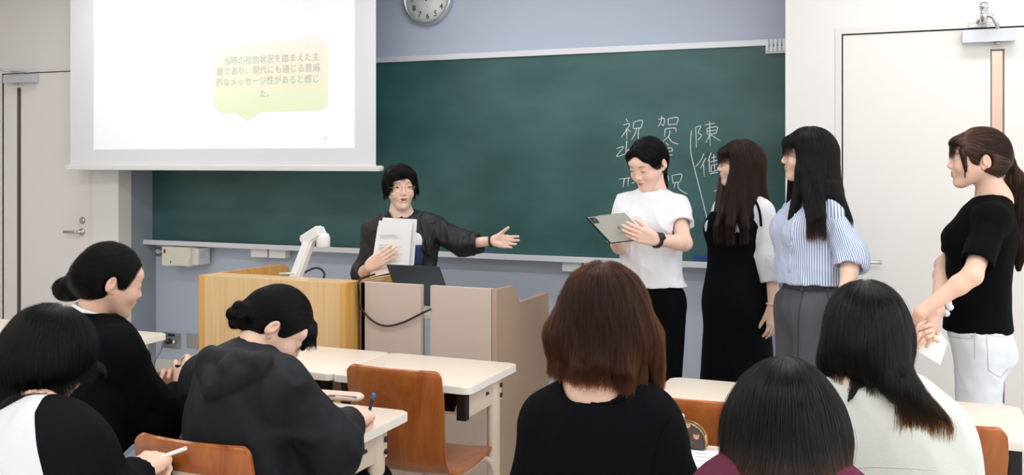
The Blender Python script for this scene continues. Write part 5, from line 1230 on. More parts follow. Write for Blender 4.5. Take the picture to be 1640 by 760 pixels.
def p_stripe():
    t = person('woman with long black hair in blue striped shirt and grey high-waisted trousers', *AD(1300, 450, 4.0).xy)
    H = Head(1293, 248, 4.0, -80, 1, 0, .93); base = SKIN*np.array([1.0, .97, .96])
    J = dict(neck=Wp(1308, 316, 4.03), chest=Wp(1300, 372, 4.0), waist=Wp(1298, 428, 4.0), pelvis=Wp(1298, 488, 4.0), shL=Wp(1333, 344, 3.86), shR=Wp(1280, 340, 4.13))
    eL, wL, eR, wR = Wp(1364, 414, 3.80), Wp(1350, 486, 3.72), Wp(1272, 420, 4.22), Wp(1262, 480, 4.15)
    lat = unit(J['shL']-J['shR']); fw = unit(np.cross(lat, [0, 0, 1]))
    m1 = Field(head_prims(H, J['neck']), .003).mesh()
    m2 = arm_skin(J['shL'], eL, wL, hand_prims(wL, (-.1, .1, -1), -lat, 1, [(12, 20, 15)]*4, (.5, .3, .3)), .0034, start=.8); m3 = arm_skin(J['shR'], eR, wR, hand_prims(wR, (0, 0, -1), lat, -1, [(12, 20, 15)]*4), .004, start=.9)
    V, Q = join(m1, m2, m3); b = mesh_obj('body', V, Q, M_skin, t, {'tint': skin_tint(V, H, base)}); face_bits(H, b, .7, 0)
    cuffL = eL+(wL-eL)*.16
    TT = torso_prims(J, .018, loose=.022, flat=.78)
    TT += [rc(J['neck']+fw*.02, H(-.02, 0, -.055), .052, .06, .008, 's'), rc(J['neck']+fw*.095+[0, 0, -.03], J['neck']+fw*.06+[0, 0, .05], .02, .04, .01, 's'), pl(Wp(1298, 450, 4.0), (0, 0, -1))]
    at = stripe_attr(J, [], fw, lat)
    _, f = garment('shirt', TT, .0055, K_STR, t, folds(.008, (17, 17, 9), 17), at)
    ll = unit(A3(eL)-A3(J['shL']))
    for sh_, e_, w_, on in ((A3(J['shL']), A3(eL), A3(wL), 1), (A3(J['shR']), A3(eR), A3(wR), 0)):
        cf = e_+(w_-e_)*.18; SL = [rc(sh_+(e_-sh_)*.02, e_, .060, .060, .03), rc(e_, cf, .060, .062, .02, cap=True), rc(e_+(sh_-e_)*.12, cf, .064, .067, .006, cap=True), rc(cf+(e_-cf)*.2, cf+(w_-e_)*.3, .053, .056, .004, 's')]
        garment('sleeve', SL, .0055, K_STR, t, folds(.008, (17, 17, 9), 19), stripe_attr(J, [(sh_, e_+(w_-e_)*.2, 9.)], fw, lat))
    # collar
    ct = []
    for a in np.linspace(-2.5, 2.5, 26): ct.append(A3(J['neck'])+(-fw*math.cos(a)*.058+lat*math.sin(a)*.062)+np.array([0, 0, .012-.02*(abs(a)/2.5)**2])+fw*.01)
    bm = bmesh.new(); rows = []
    for k, (dz, dr_) in enumerate(((.022, 0), (.03, .004), (.008, .014), (-.012, .02))):
        row = []
        for i, p in enumerate(ct):
            o = unit(p-A3(J['neck'])) if 1 else 0; o[2] = 0; row.append(bm.verts.new(p+o*dr_+np.array([0, 0, dz-(.02*(i in (0, 1, 24, 25)) if k == 3 else 0)])))
        rows.append(row)
    for k in range(3):
        for i in range(25): bm.faces.new((rows[k][i], rows[k][i+1], rows[k+1][i+1], rows[k+1][i]))
    bmesh.ops.recalc_face_normals(bm, faces=bm.faces[:]); bmesh.ops.solidify(bm, geom=bm.faces[:], thickness=.002); o = from_bm('collar', bm, mat('pale_blue_cloth', srgb(200, 212, 236), .8), None, True); adopt(o, t)
    surf_tube('button_placket', f, [(1276, 322), (1272, 350), (1268, 380), (1266, 410), (1264, 436)], .002, mat('pale_blue_cloth', srgb(200, 212, 236), .8), t)
    for y in (340, 368, 396, 422): surf_tube('button', f, [(1271-.06*(y-340), y), (1271.6-.06*(y-340), y+.8)], .0045, M_white_pl, t, .002, sm=False)
    hp = [J['pelvis']+lat*.085+[0, 0, -.02], J['pelvis']-lat*.085+[0, 0, -.02]]; an = [np.array([h[0], h[1], .08]) for h in hp]
    K_GR = mat('charcoal_denim', srgb(84, 86, 94), .85, bump=.35, bscale=600, var=.10, vscale=30)
    TR = [rc(J['pelvis'], Wp(1300, 438, 4.0), .145, .118, .05, flat=.80, ax=fw)]+sum([leg_prims(h, h*[1, 1, .5], a, (.105, .10, .095)) for h, a in zip(hp, an)], [])+[pl(Wp(1300, 441, 4.0), (0, 0, 1)), pl((0, 0, .05), (0, 0, -1))]
    _, f2 = garment('trousers', TR, .007, K_GR, t, folds(.010, (13, 13, 3), 41)); shoes(t, an, fw, K_WHITE)
    dk = mat('dark_seam', srgb(56, 58, 66), .9)
    surf_tube('waistband_seam', f2, [(1256, 460), (1280, 464), (1310, 465), (1336, 462)], .0018, dk, t); surf_tube('pocket_seam', f2, [(1322, 464), (1330, 490), (1338, 510)], .0018, dk, t); surf_tube('pleat', f2, [(1286, 466), (1280, 500), (1278, 550), (1278, 590)], .003, dk, t, 0)
    for x in (1282, 1322): surf_patch('belt_loop', f2, [(x, 444), (x+6, 444), (x+6, 467), (x, 467)], K_GR, t, .004, .003, 1)
    HP = cap_prims(H, -.004, .002)+[H.el((.070, 0, .050), (.036, .066, .034), .012)]
    HP += [H.rc((.020, .070, .05), (.022, .084, -.07), .036, .032, .03), rc(H(.022, .084, -.07), Wp(1300, 356, 3.80), .036, .020, .03, flat=.6, ax=fw), rc(H(.035, .076, -.07), Wp(1270, 350, 3.92), .020, .018, .02), rc(H(-.01, .07, -.06), Wp(1316, 348, 3.77), .036, .016, .03),
           rc(H(-.05, .02, .0), Wp(1328, 308, 3.92), .070, .050, .04), rc(Wp(1330, 308, 3.88), Wp(1362, 352, 3.80), .045, .008, .03), rc(H(-.02, -.04, -.02), Wp(1322, 315, 4.06), .06, .05, .04), rc(H(.04, -.066, .02), Wp(1268, 330, 4.1), .022, .02, .02)]
    hem = lambda P: np.where((H.local(P)[:, 0] > .035) & (np.abs(H.local(P)[:, 1]) < .068), H.c[2]+.022, 1.215)
    hair_make(t, H, HP, CM_BLACK, hair_mat('black_brown_tip_strands', 1.4, .5, .3, .85, 1.2, 1.36), 9000, away_from(H(-.01, 0, .13), H), .30, hem, seed=6, steps=20, jit=.07, rad=.00045, hn=.014)
p_stripe()
# ================= seated: ponytail bun, black sweater, white collar
def p_sweater():
    t = person('student with low messy bun in black sweater and white collar seated at the left desks', *AD(150, 600, 2.95).xy)
    H = Head(178, 449, 3.0, 108, -16, 0, .93); base = SKIN*np.array([.86, .76, .70])
    J = dict(neck=Wp(143, 512, 2.97), chest=Wp(160, 600, 2.93), waist=Wp(150, 665, 2.88), pelvis=Wp(135, 730, 2.82), shL=Wp(118, 552, 3.12), shR=Wp(188, 566, 2.82))
    eL, wL, eR, wR = Wp(205, 660, 3.25), Wp(258, 632, 3.12), Wp(256, 672, 2.86), Wp(290, 624, 2.98)
    lat = unit(J['shL']-J['shR']); fw = unit(np.cross(lat, [0, 0, 1]))
    m1 = Field(head_prims(H, J['neck']), .003).mesh()
    hl = hand_prims(wL, Wp(276, 596, 3.08)-wL, Wp(280, 620, 2.7)-Wp(262, 610, 3.1), 1, [(35, 35, 25), (30, 35, 25), (25, 30, 20), (25, 30, 20)], (.5, .6, .4), .04, 1.0)
    hr = hand_prims(wR, Wp(304, 598, 3.02)-wR, Wp(270, 615, 3.2)-Wp(300, 610, 2.98), -1, [(35, 45, 30)]*4, (.5, .6, .3), .03, 1.0)
    m2 = arm_skin(J['shL'], eL, wL, hl, .003, start=.85); m3 = arm_skin(J['shR'], eR, wR, hr, .003, start=.85)
    V, Q = join(m1, m2, m3); b = mesh_obj('body', V, Q, M_skin, t, {'tint': skin_tint(V, H, base)}); face_bits(H, b, .35, 0)
    TT = torso_prims(J, .022, loose=.02, bust=0, flat=.8)+arm_sleeve(J['shL'], eL, wL, (.066, .055, .042), .9)+arm_sleeve(J['shR'], eR, wR, (.070, .064, .044), .90)+[rc(J['neck']+np.array([0, 0, -.02]), H(-.02, 0, -.06), .062, .066, .008, 's')]
    garment('sweater', TT, .006, K_BLACK, t, folds(.007, (13, 13, 8), 51))
    SHc = [rc(A3(J['neck'])+[0, 0, -.03], A3(J['neck'])+(H(-.028, 0, -.055)-A3(J['neck']))*.42, .071, .060, .01), rc(J['neck']+np.array([0, 0, -.05]), H(-.028, 0, -.055), .054, .052, .006, 's')]
    SHc.append(('pl', A3(J['neck'])+(H(-.028, 0, -.055)-A3(J['neck']))*.50, unit(H(-.028, 0, -.055)-A3(J['neck']))))
    garment('shirt_collar', SHc, .0045, K_WHITE, t)
    seated_legs(t, J['pelvis']*[1, 1, 0]+[0, 0, .53], (.1, 1, 0), K_BLACK)
    bun = Wp(117, 458, 3.02)
    HP = [H.el((-.014, 0, .030), (.102, .082, .092), .02), H.el((-.05, 0, -.02), (.055, .062, .06), .03), H.el((.088, 0, -.020), (.060, .10, .088), .012, 's')]+[H.el((-.020, sg*.085, -.018), (.028, .03, .034), .010, 's') for sg in (1, -1)]+[('pl', H(-.04, 0, -.062), unit(H.f*.6-H.u))]
    HP += [rc(H(-.08, 0, .0), bun, .045, .03, .03)]
    r3 = random.Random(4)
    for k in range(9): v = np.array([r3.uniform(-1, 1) for _ in range(3)]); v /= np.linalg.norm(v); HP.append(el(bun+v*.026, (.030, .026, .028), None, .010))
    def dr(P):
        q = P-bun; r = np.linalg.norm(q, axis=1, keepdims=True); up = -q/(r+1e-6); tw = np.cross(q, H.f+H.l*.3); tw /= np.linalg.norm(tw, axis=1, keepdims=True)+1e-6
        return np.where(r > .062, up, tw)
    hair_make(t, H, HP, CM_BLACK, HM_BLACK, 7000, dr, .10, None, ff=False, seed=8, jit=.16, fly=.15)
    ln = tubes('lanyard', [([A3(J['neck'])+(H(-.028, 0, -.055)-A3(J['neck']))*.25+(-fw*math.cos(a)*.072+lat*math.sin(a)*.074)+[0, 0, -.01*abs(a)] for a in np.linspace(-1.8, 1.8, 14)], .003)], mat('navy_cord', srgb(30, 40, 70), .6)); adopt(ln, t)
    pen = [Wp(281, 585, 3.02), Wp(305, 589, 3.00)]; o = tubes('black_pen', [([pen[0], pen[0]*.9+pen[1]*.1, pen[1]], [.003, .0045, .0045])], M_black, None, 8); tag(o, 'black pen held by the student in black sweater', 'pen')
p_sweater()
# ================= seated: hoodie with braided bun
def p_hoodie():
    t = person('girl with braided bun in black hoodie bent over the desk writing', *AD(380, 650, 2.5).xy)
    H = Head(444, 522, 2.76, 97, -44, 0, .92); base = SKIN*np.array([.98, .92, .88])
    J = dict(neck=Wp(388, 580, 2.66), chest=Wp(388, 660, 2.60), waist=Wp(386, 740, 2.60), pelvis=Wp(388, 826, 2.63)+[0, .10, 0], shL=Wp(338, 612, 2.80), shR=Wp(447, 622, 2.52))
    eL, wL, eR, wR = Wp(400, 690, 2.95), Wp(470, 668, 2.95), Wp(528, 716, 2.58), Wp(565, 672, 2.78)
    lat = unit(J['shL']-J['shR']); fw = unit(np.cross(lat, [0, 0, 1]))
    nk = A3(J['neck']); m1 = Field(head_prims(H, J['neck']), .003).mesh()
    hr = hand_prims(wR, Wp(592, 655, 2.90)-wR, (-.35, .1, -1), -1, [(50, 70, 40), (52, 75, 45), (55, 80, 45), (58, 80, 45)], (.75, .55, .5), .02, 1.02)
    hl = hand_prims(wL, Wp(500, 668, 2.98)-wL, (0, 0, -1), 1, [(15, 20, 15)]*4)
    m2 = arm_skin(J['shL'], eL, wL, hl, .0035, start=.85); m3 = arm_skin(J['shR'], eR, wR, hr, .0026, start=.85)
    V, Q = join(m1, m2, m3); b = mesh_obj('body', V, Q, M_skin, t, {'tint': skin_tint(V, H, base)}); face_bits(H, b, .3, 0)
    TT = torso_prims(J, .028, loose=.022, bust=0, flat=.80)+[rc(J['shL'], eL, .070, .055, .05), rc(eL, wL, .055, .036, .04)]+arm_sleeve(J['shR'], eR, wR, (.076, .078, .042), .93, k=.05)
    TT += [rc(eR+(wR-eR)*.78, eR+(wR-eR)*.93, .041, .040, .006, cap=True), rc(nk+[0, 0, -.02], H(-.03, 0, -.06), .064, .070, .01, 's')]
    # hood lying on the back
    bk = -fw; f0 = Field(torso_prims(J, .028, loose=.022, bust=0, flat=.80), .01)
    T, P1, P2, C_ = (hit(f0, *q)+bk*o for q, o in (((348, 622), .004), ((336, 584), .0), ((420, 590), .004), ((370, 596), .004)))
    TT += [rc(P1, T, .034, .026, .006), rc(P2, T, .034, .026, .006), rc(C_, (C_+T)/2, .040, .030, .012), rc(P1+[0, 0, .012], P2+[0, 0, .014], .032, .032, .008),
           rc(P1*.6+P2*.4+[0, 0, .05]+bk*.02, T*.75+C_*.25+bk*.045, .012, .010, .010, 's'), rc(nk+lat*.080+fw*.05, P1+[0, 0, .015], .026, .030, .01), rc(nk-lat*.080+fw*.05+[0, 0, -.01], P2+[0, 0, .015], .026, .030, .01)]
    _, f = garment('hoodie', TT, .0065, mat('black_sweat_cloth', srgb(20, 23, 29), .6, bump=.3, bscale=900, spec=.25), t, folds(.011, (12, 12, 8), 61))
    seated_legs(t, J['pelvis']*[1, 1, 0]+[0, 0, .53], (.12, 1, 0), K_BLACK)
    bun = Wp(386, 504, 2.71)
    HP = [H.el((-.014, 0, .030), (.102, .080, .092), .02), H.el((-.05, 0, -.02), (.055, .062, .06), .03), H.el((.086, 0, -.022), (.062, .10, .084), .012, 's')]+[H.el((-.020, sg*.085, -.018), (.028, .03, .034), .010, 's') for sg in (1, -1)]+[('pl', H(-.04, 0, -.066), unit(H.f*.6-H.u))]
    HP += [rc(H(-.08, 0, .01), bun, .040, .025, .025), H.el((.078, 0, .040), (.024, .05, .046), .012), H.rc((.092, .0, .045), (.100, .022, .0), .014, .006, .02), H.rc((.092, -.02, .045), (.102, -.026, .0), .016, .006, .02)]
    ax = unit(H.l); u = H.u; v = H.f
    for k in range(6):
        a = k*math.pi/3; HP.append(H.el(tuple(H.local((bun+(u*math.cos(a)+v*math.sin(a))*.024-ax*.010)[None])[0]), (.019, .021, .019), .004))
    HP.append(el(bun-ax*.022, (.019,)*3, None, .004)); HP.append(rc(H(-.075, -.02, -.045), H(-.105, -.025, -.085), .012, .002, .01))
    def dr(P):
        q = P-bun; r = np.linalg.norm(q, axis=1, keepdims=True); up = -q/(r+1e-6); tw = np.cross(q, ax+.4*u); tw /= np.linalg.norm(tw, axis=1, keepdims=True)+1e-6
        L = H.local(P); D = np.where(r > .05, up, tw); return np.where((L[:, 0:1] > .07), -H.u+H.f*.15, D)
    hair_make(t, H, HP, CM_BLACK, HM_BLACK, 6500, dr, .09, lambda P: np.where(H.local(P)[:, 0] > .066, A3(AD(485, 549, 2.8))[2], -9.), ff=lambda P: H.local(P)[:, 0] > .07, seed=11, jit=.06, fly=.03, off=(-.001, .001))
    o = tubes('blue_pen', [([Wp(588, 682, 2.91), Wp(589, 676, 2.91), Wp(591, 660, 2.89), Wp(597, 636, 2.86)], [.0008, .004, .0052, .0052])], mat('navy_barrel', srgb(46, 48, 90), .3), None, 10); tag(o, 'navy pen with bright blue cap end in the hand of the hoodie girl', 'pen')
    e = tubes('pen_tip', [([Wp(596.6, 637, 2.86), Wp(599, 630, 2.855)], .0055)], mat('bright_blue', srgb(40, 120, 210), .3), None, 10); e.parent = o
p_hoodie()
# ================= seated: brown bob from behind
def p_brown():
    t = person('woman with shoulder-length reddish brown hair in black top seen from behind', *AD(962, 650, 2.12).xy)
    H = Head(968, 509, 2.14, 176, -4, 0, .92); base = SKIN*np.array([1.0, .95, .93])
    J = dict(neck=Wp(962, 622, 2.10), chest=Wp(962, 712, 2.08), waist=Wp(965, 790, 2.06), pelvis=Wp(968, 880, 2.05)+[0, .12, 0], shL=Wp(884, 676, 2.12), shR=Wp(1040, 676, 2.06))
    eL, wL, eR, wR = Wp(852, 790, 2.14), Wp(880, 800, 2.4), Wp(1086, 790, 2.05), Wp(1060, 790, 2.32)
    V, Q = join(Field(head_prims(H, J['neck'])+[rc(J['neck'], J['chest'], .085, .11, .06, flat=.8, ax=(0, 1, 0))]+[rc(J['neck']+[0, 0, -.02], A3(J['neck'])*.35+A3(J[q])*.65, .044, .036, .04) for q in ('shL', 'shR')], .004).mesh(), arm_skin(J['shL'], eL, wL, hand_prims(wL, (0, 1, 0), (0, 0, -1), 1, [(15, 20, 15)]*4), .005, start=.5), arm_skin(J['shR'], eR, wR, hand_prims(wR, (0, 1, 0), (0, 0, -1), -1, [(15, 20, 15)]*4), .005, start=.5))
    b = mesh_obj('body', V, Q, M_skin, t, {'tint': skin_tint(V, H, base)}); face_bits(H, b, .6)
    TT = torso_prims(J, .014, bust=0, loose=.01)+arm_sleeve(J['shL'], eL, wL, (.062, 0, .056), .9, full=False)+arm_sleeve(J['shR'], eR, wR, (.062, 0, .056), .9, full=False)+[rc(J['neck']+np.array([0, -.015, .006]), H(-.02, 0, -.05), .076, .088, .012, 's')]
    _, f = garment('t_shirt', TT, .0055, cloth('black_ribbed_cotton', srgb(12, 13, 17), .85, .5, 260, stretch=(1, 1, .05)), t, folds(.004, (12, 12, 8), 71))
    surf_tube('neckline', f, [(904, 618), (916, 632), (938, 643), (964, 647), (990, 643), (1012, 632), (1024, 620)], .003, K_BLACK, t, 0); surf_tube('shoulder_seam', f, [(1078, 664), (1060, 690), (1048, 730), (1044, 758)], .0016, K_BLACK, t, 0)
    seated_legs(t, J['pelvis']*[1, 1, 0]+[0, 0, .53], (0, 1, 0), K_BLACK)
    HP = [H.el((-.010, 0, .026), (.110, .098, .102), .02), H.el((-.020, 0, -.05), (.096, .114, .095), .05), H.el((.112, 0, -.06), (.06, .085, .12), .02, 's'), H.el((.02, 0, -.17), (.085, .075, .075), .03, 's')]
    HP += [rc(H(-.02, -.085, -.05), Wp(1044, 612, 2.10), .045, .022, .03), rc(H(-.02, .088, -.05), Wp(896, 582, 2.16), .045, .022, .03), rc(H(-.065, .045, -.06), Wp(930, 590, 2.03), .04, .014, .03), rc(H(-.065, -.045, -.06), Wp(1000, 596, 2.02), .04, .016, .03), rc(H(-.085, 0, -.06), Wp(962, 585, 2.02), .03, .010, .03)]
    zb = A3(AD(960, 602, 2.06))[2]
    def hem(P): q = H.local(P); return zb+.018*np.abs(q[:, 1])/.1*0-(q[:, 1] < -.03)*.03*np.clip(-q[:, 1]/.1, 0, 1)+.0
    HM = hair_mat('auburn_strands', .88, .95, .34, .68, 1.02, 1.25)
    hair_make(t, H, HP, mat('auburn_mass', srgb(66, 34, 26), .5, bump=.35, bscale=60, stretch=(6, 6, .6), spec=.3), HM, 15000, away_from(H(-.02, 0, .14), H, 1.0, .9), .20, hem, h=.005, seed=12, steps=16, jit=.16, rad=.0004, off=(-.002, .006), fly=.12, disp=folds(.006, (30, 30, 4), 5))
p_brown()
# ================= seated: sleek dark hair, maroon top
def p_maroon():
    t = person('girl with long sleek black hair and maroon top seen from behind at the bottom edge', *AD(1256, 700, 1.48).xy)
    H = Head(1259, 687, 1.47, 174, -8, 0, .86); base = SKIN
    J = dict(neck=Wp(1256, 850, 1.43), chest=Wp(1256, 900, 1.42), waist=Wp(1256, 1000, 1.42), pelvis=Wp(1256, 1120, 1.40), shL=Wp(1160, 955, 1.47), shR=Wp(1352, 955, 1.42))
    eL, wL, eR, wR = Wp(1105, 1090, 1.55), Wp(1160, 980, 1.78), Wp(1400, 1090, 1.5), Wp(1350, 970, 1.72)
    V, Q = join(Field(head_prims(H, J['neck'])+[rc(J['neck'], J['chest'], .07, .10, .06)], .005).mesh(), arm_skin(J['shL'], eL, wL, hand_prims(wL, (0, 1, 0), (0, 0, -1), 1, [(15, 20, 15)]*4), .005, start=.8), arm_skin(J['shR'], eR, wR, hand_prims(wR, (0, 1, 0), (0, 0, -1), -1, [(15, 20, 15)]*4), .005, start=.8))
    b = mesh_obj('body', V, Q, M_skin, t, {'tint': skin_tint(V, H, base)}); face_bits(H, b, .6)
    TT = torso_prims(J, .02, bust=0, loose=.01)+arm_sleeve(J['shL'], eL, wL, (.062, .055, .042), .8)+arm_sleeve(J['shR'], eR, wR, (.062, .055, .042), .8)+[rc(J['neck']+np.array([0, 0, .02]), H(-.02, 0, -.05), .06, .07, .012, 's')]
    garment('blouse', TT, .007, cloth('maroon_cloth', srgb(98, 48, 66)), t, folds(.004, (12, 12, 8), 81))
    seated_legs(t, J['pelvis']*[1, 1, 0]+[0, 0, .53], (0, 1, 0), K_BLACK)
    HP = [H.el((-.012, 0, .028), (.104, .080, .096), .02), H.el((.11, 0, -.05), (.06, .075, .10), .02, 's')]
    HP += [rc(H(-.02, 0, -.0), Wp(1256, 860, 1.36), .078, .070, .03, flat=.85, ax=H.f), rc(H(.02, .048, -.0), Wp(1200, 850, 1.40), .036, .028, .03), rc(H(.02, -.048, -.0), Wp(1316, 850, 1.39), .036, .028, .03), rc(H(-.02, 0, -.02), Wp(1256, 1000, 1.34), .086, .04, .03, flat=.6, ax=H.f)]
    HM = hair_mat('black_to_brown_strands', 1.9, .75, .22, .62, 1.05, 1.17)
    hair_make(t, H, HP, mat('dark_sleek_mass', srgb(24, 16, 16), .4, bump=.3, bscale=60, stretch=(6, 6, .4), spec=.12), HM, 14000, away_from(H(-.01, 0, .135), H, 1.0, .9), .42, None, h=.005, seed=14, steps=22, jit=.035, rad=.00038, off=(-.002, .003), fly=.03)
p_maroon()
# ================= seated: long hair, pale blouse
def p_blouse():
    t = person('woman with very long dark hair in pale translucent white blouse seen from behind', *AD(1400, 700, 1.8).xy)
    H = Head(1386, 545, 1.82, -164, -4, 0, .90); base = SKIN
    J = dict(neck=Wp(1392, 636, 1.80), chest=Wp(1405, 735, 1.78), waist=Wp(1405, 830, 1.78), pelvis=Wp(1405, 940, 1.78)+[0, .16, 0], shL=Wp(1306, 700, 1.86), shR=Wp(1488, 704, 1.74))
    eL, wL, eR, wR = Wp(1290, 830, 1.95), Wp(1330, 830, 2.18), Wp(1535, 840, 1.78), Wp(1500, 820, 2.02)
    V, Q = join(Field(head_prims(H, J['neck'])+[rc(J['neck'], J['chest'], .07, .10, .06)], .004).mesh(), arm_skin(J['shL'], eL, wL, hand_prims(wL, (0, 1, 0), (0, 0, -1), 1, [(15, 20, 15)]*4), .005, start=.8), arm_skin(J['shR'], eR, wR, hand_prims(wR, (0, 1, 0), (0, 0, -1), -1, [(15, 20, 15)]*4), .005, start=.8))
    b = mesh_obj('body', V, Q, M_skin, t, {'tint': skin_tint(V, H, base)}); face_bits(H, b, .6)
    K_BL = mat('pale_blouse_cloth', srgb(206, 210, 204), .75, bump=.25, bscale=500, sss=.1)
    TT = torso_prims(J, .018, bust=0, loose=.004)+arm_sleeve(J['shL'], eL, wL, (.066, .06, .045), .8)+arm_sleeve(J['shR'], eR, wR, (.070, .064, .045), .8)+[rc(J['neck']+np.array([0, 0, .0]), H(-.02, 0, -.05), .06, .07, .012, 's')]
    _, f = garment('blouse', TT, .0055, K_BL, t, folds(.007, (11, 11, 7), 91))
    # shirt collar, folded down all round
    nk = A3(J['neck']); lat = unit(J['shL']-J['shR']); fw = unit(np.cross(lat, [0, 0, 1])); bm = bmesh.new(); rows = []
    for k, (dz, rr_) in enumerate(((.010, .058), (.034, .060), (.036, .064), (.012, .074), (-.018, .092))):
        rows.append([bm.verts.new(nk+(-fw*math.cos(a)*rr_*.95+lat*math.sin(a)*rr_*(1.03))+np.array([0, 0, dz-.012*(a/2.4)**2+.018])) for a in np.linspace(-2.4, 2.4, 31)])
    for k in range(4):
        for i in range(30): bm.faces.new((rows[k][i], rows[k][i+1], rows[k+1][i+1], rows[k+1][i]))
    bmesh.ops.recalc_face_normals(bm, faces=bm.faces[:]); bmesh.ops.solidify(bm, geom=bm.faces[:], thickness=.002); adopt(from_bm('collar', bm, K_BL, None, True), t)
    surf_tube('yoke_seam', f, [(1330, 758), (1380, 748), (1430, 748), (1500, 752)], .0012, mat('blouse_seam', srgb(200, 204, 198), .8), t, 0)
    seated_legs(t, J['pelvis']*[1, 1, 0]+[0, 0, .53], (0, 1, 0), K_BLACK)
    HP = [H.el((-.012, 0, .028), (.106, .080, .096), .02), H.el((.11, 0, -.05), (.06, .075, .10), .02, 's')]
    HP += [rc(H(-.03, .0, -.01), Wp(1392, 562, 1.77), .070, .052, .03), rc(H(-.02, .045, -.02), Wp(1336, 592, 1.86), .032, .016, .03), rc(Wp(1410, 568, 1.74), Wp(1444, 622, 1.69), .044, .025, .03), rc(Wp(1444, 622, 1.69), Wp(1518, 672, 1.65), .026, .004, .02), rc(H(.0, -.04, .0), Wp(1420, 590, 1.76), .034, .026, .03),
           rc(H(-.07, .03, -.07), Wp(1357, 642, 1.72), .014, .003, .015), rc(H(0, .06, -.05), Wp(1322, 620, 1.88), .028, .014, .03)]
    tgt = Wp(1560, 720, 1.62); vv = unit(tgt-Wp(1440, 600, 1.75))
    def ex(P, q): k = np.clip((1.12-P[:, 2:3])/.06, 0, 1)*np.clip((.03-q[:, 1:2])/.03, 0, 1); return k*vv*2.2
    HM = hair_mat('black_brown_long_strands', 1.9, .7, .24, .75, 1.06, 1.22)
    hair_make(t, H, HP, mat('dark_long_mass', srgb(26, 18, 18), .4, bump=.3, bscale=60, stretch=(6, 6, .4), spec=.12), HM, 13000, away_from(H(-.01, 0, .135), H, 1.0, .9, ex), .34, lambda P: np.where(H.local(P)[:, 1] > -.01, 1.128, 1.07), h=.005, seed=15, steps=20, jit=.05, rad=.0004, off=(-.002, .003), fly=.05, hn=.016)
p_blouse()
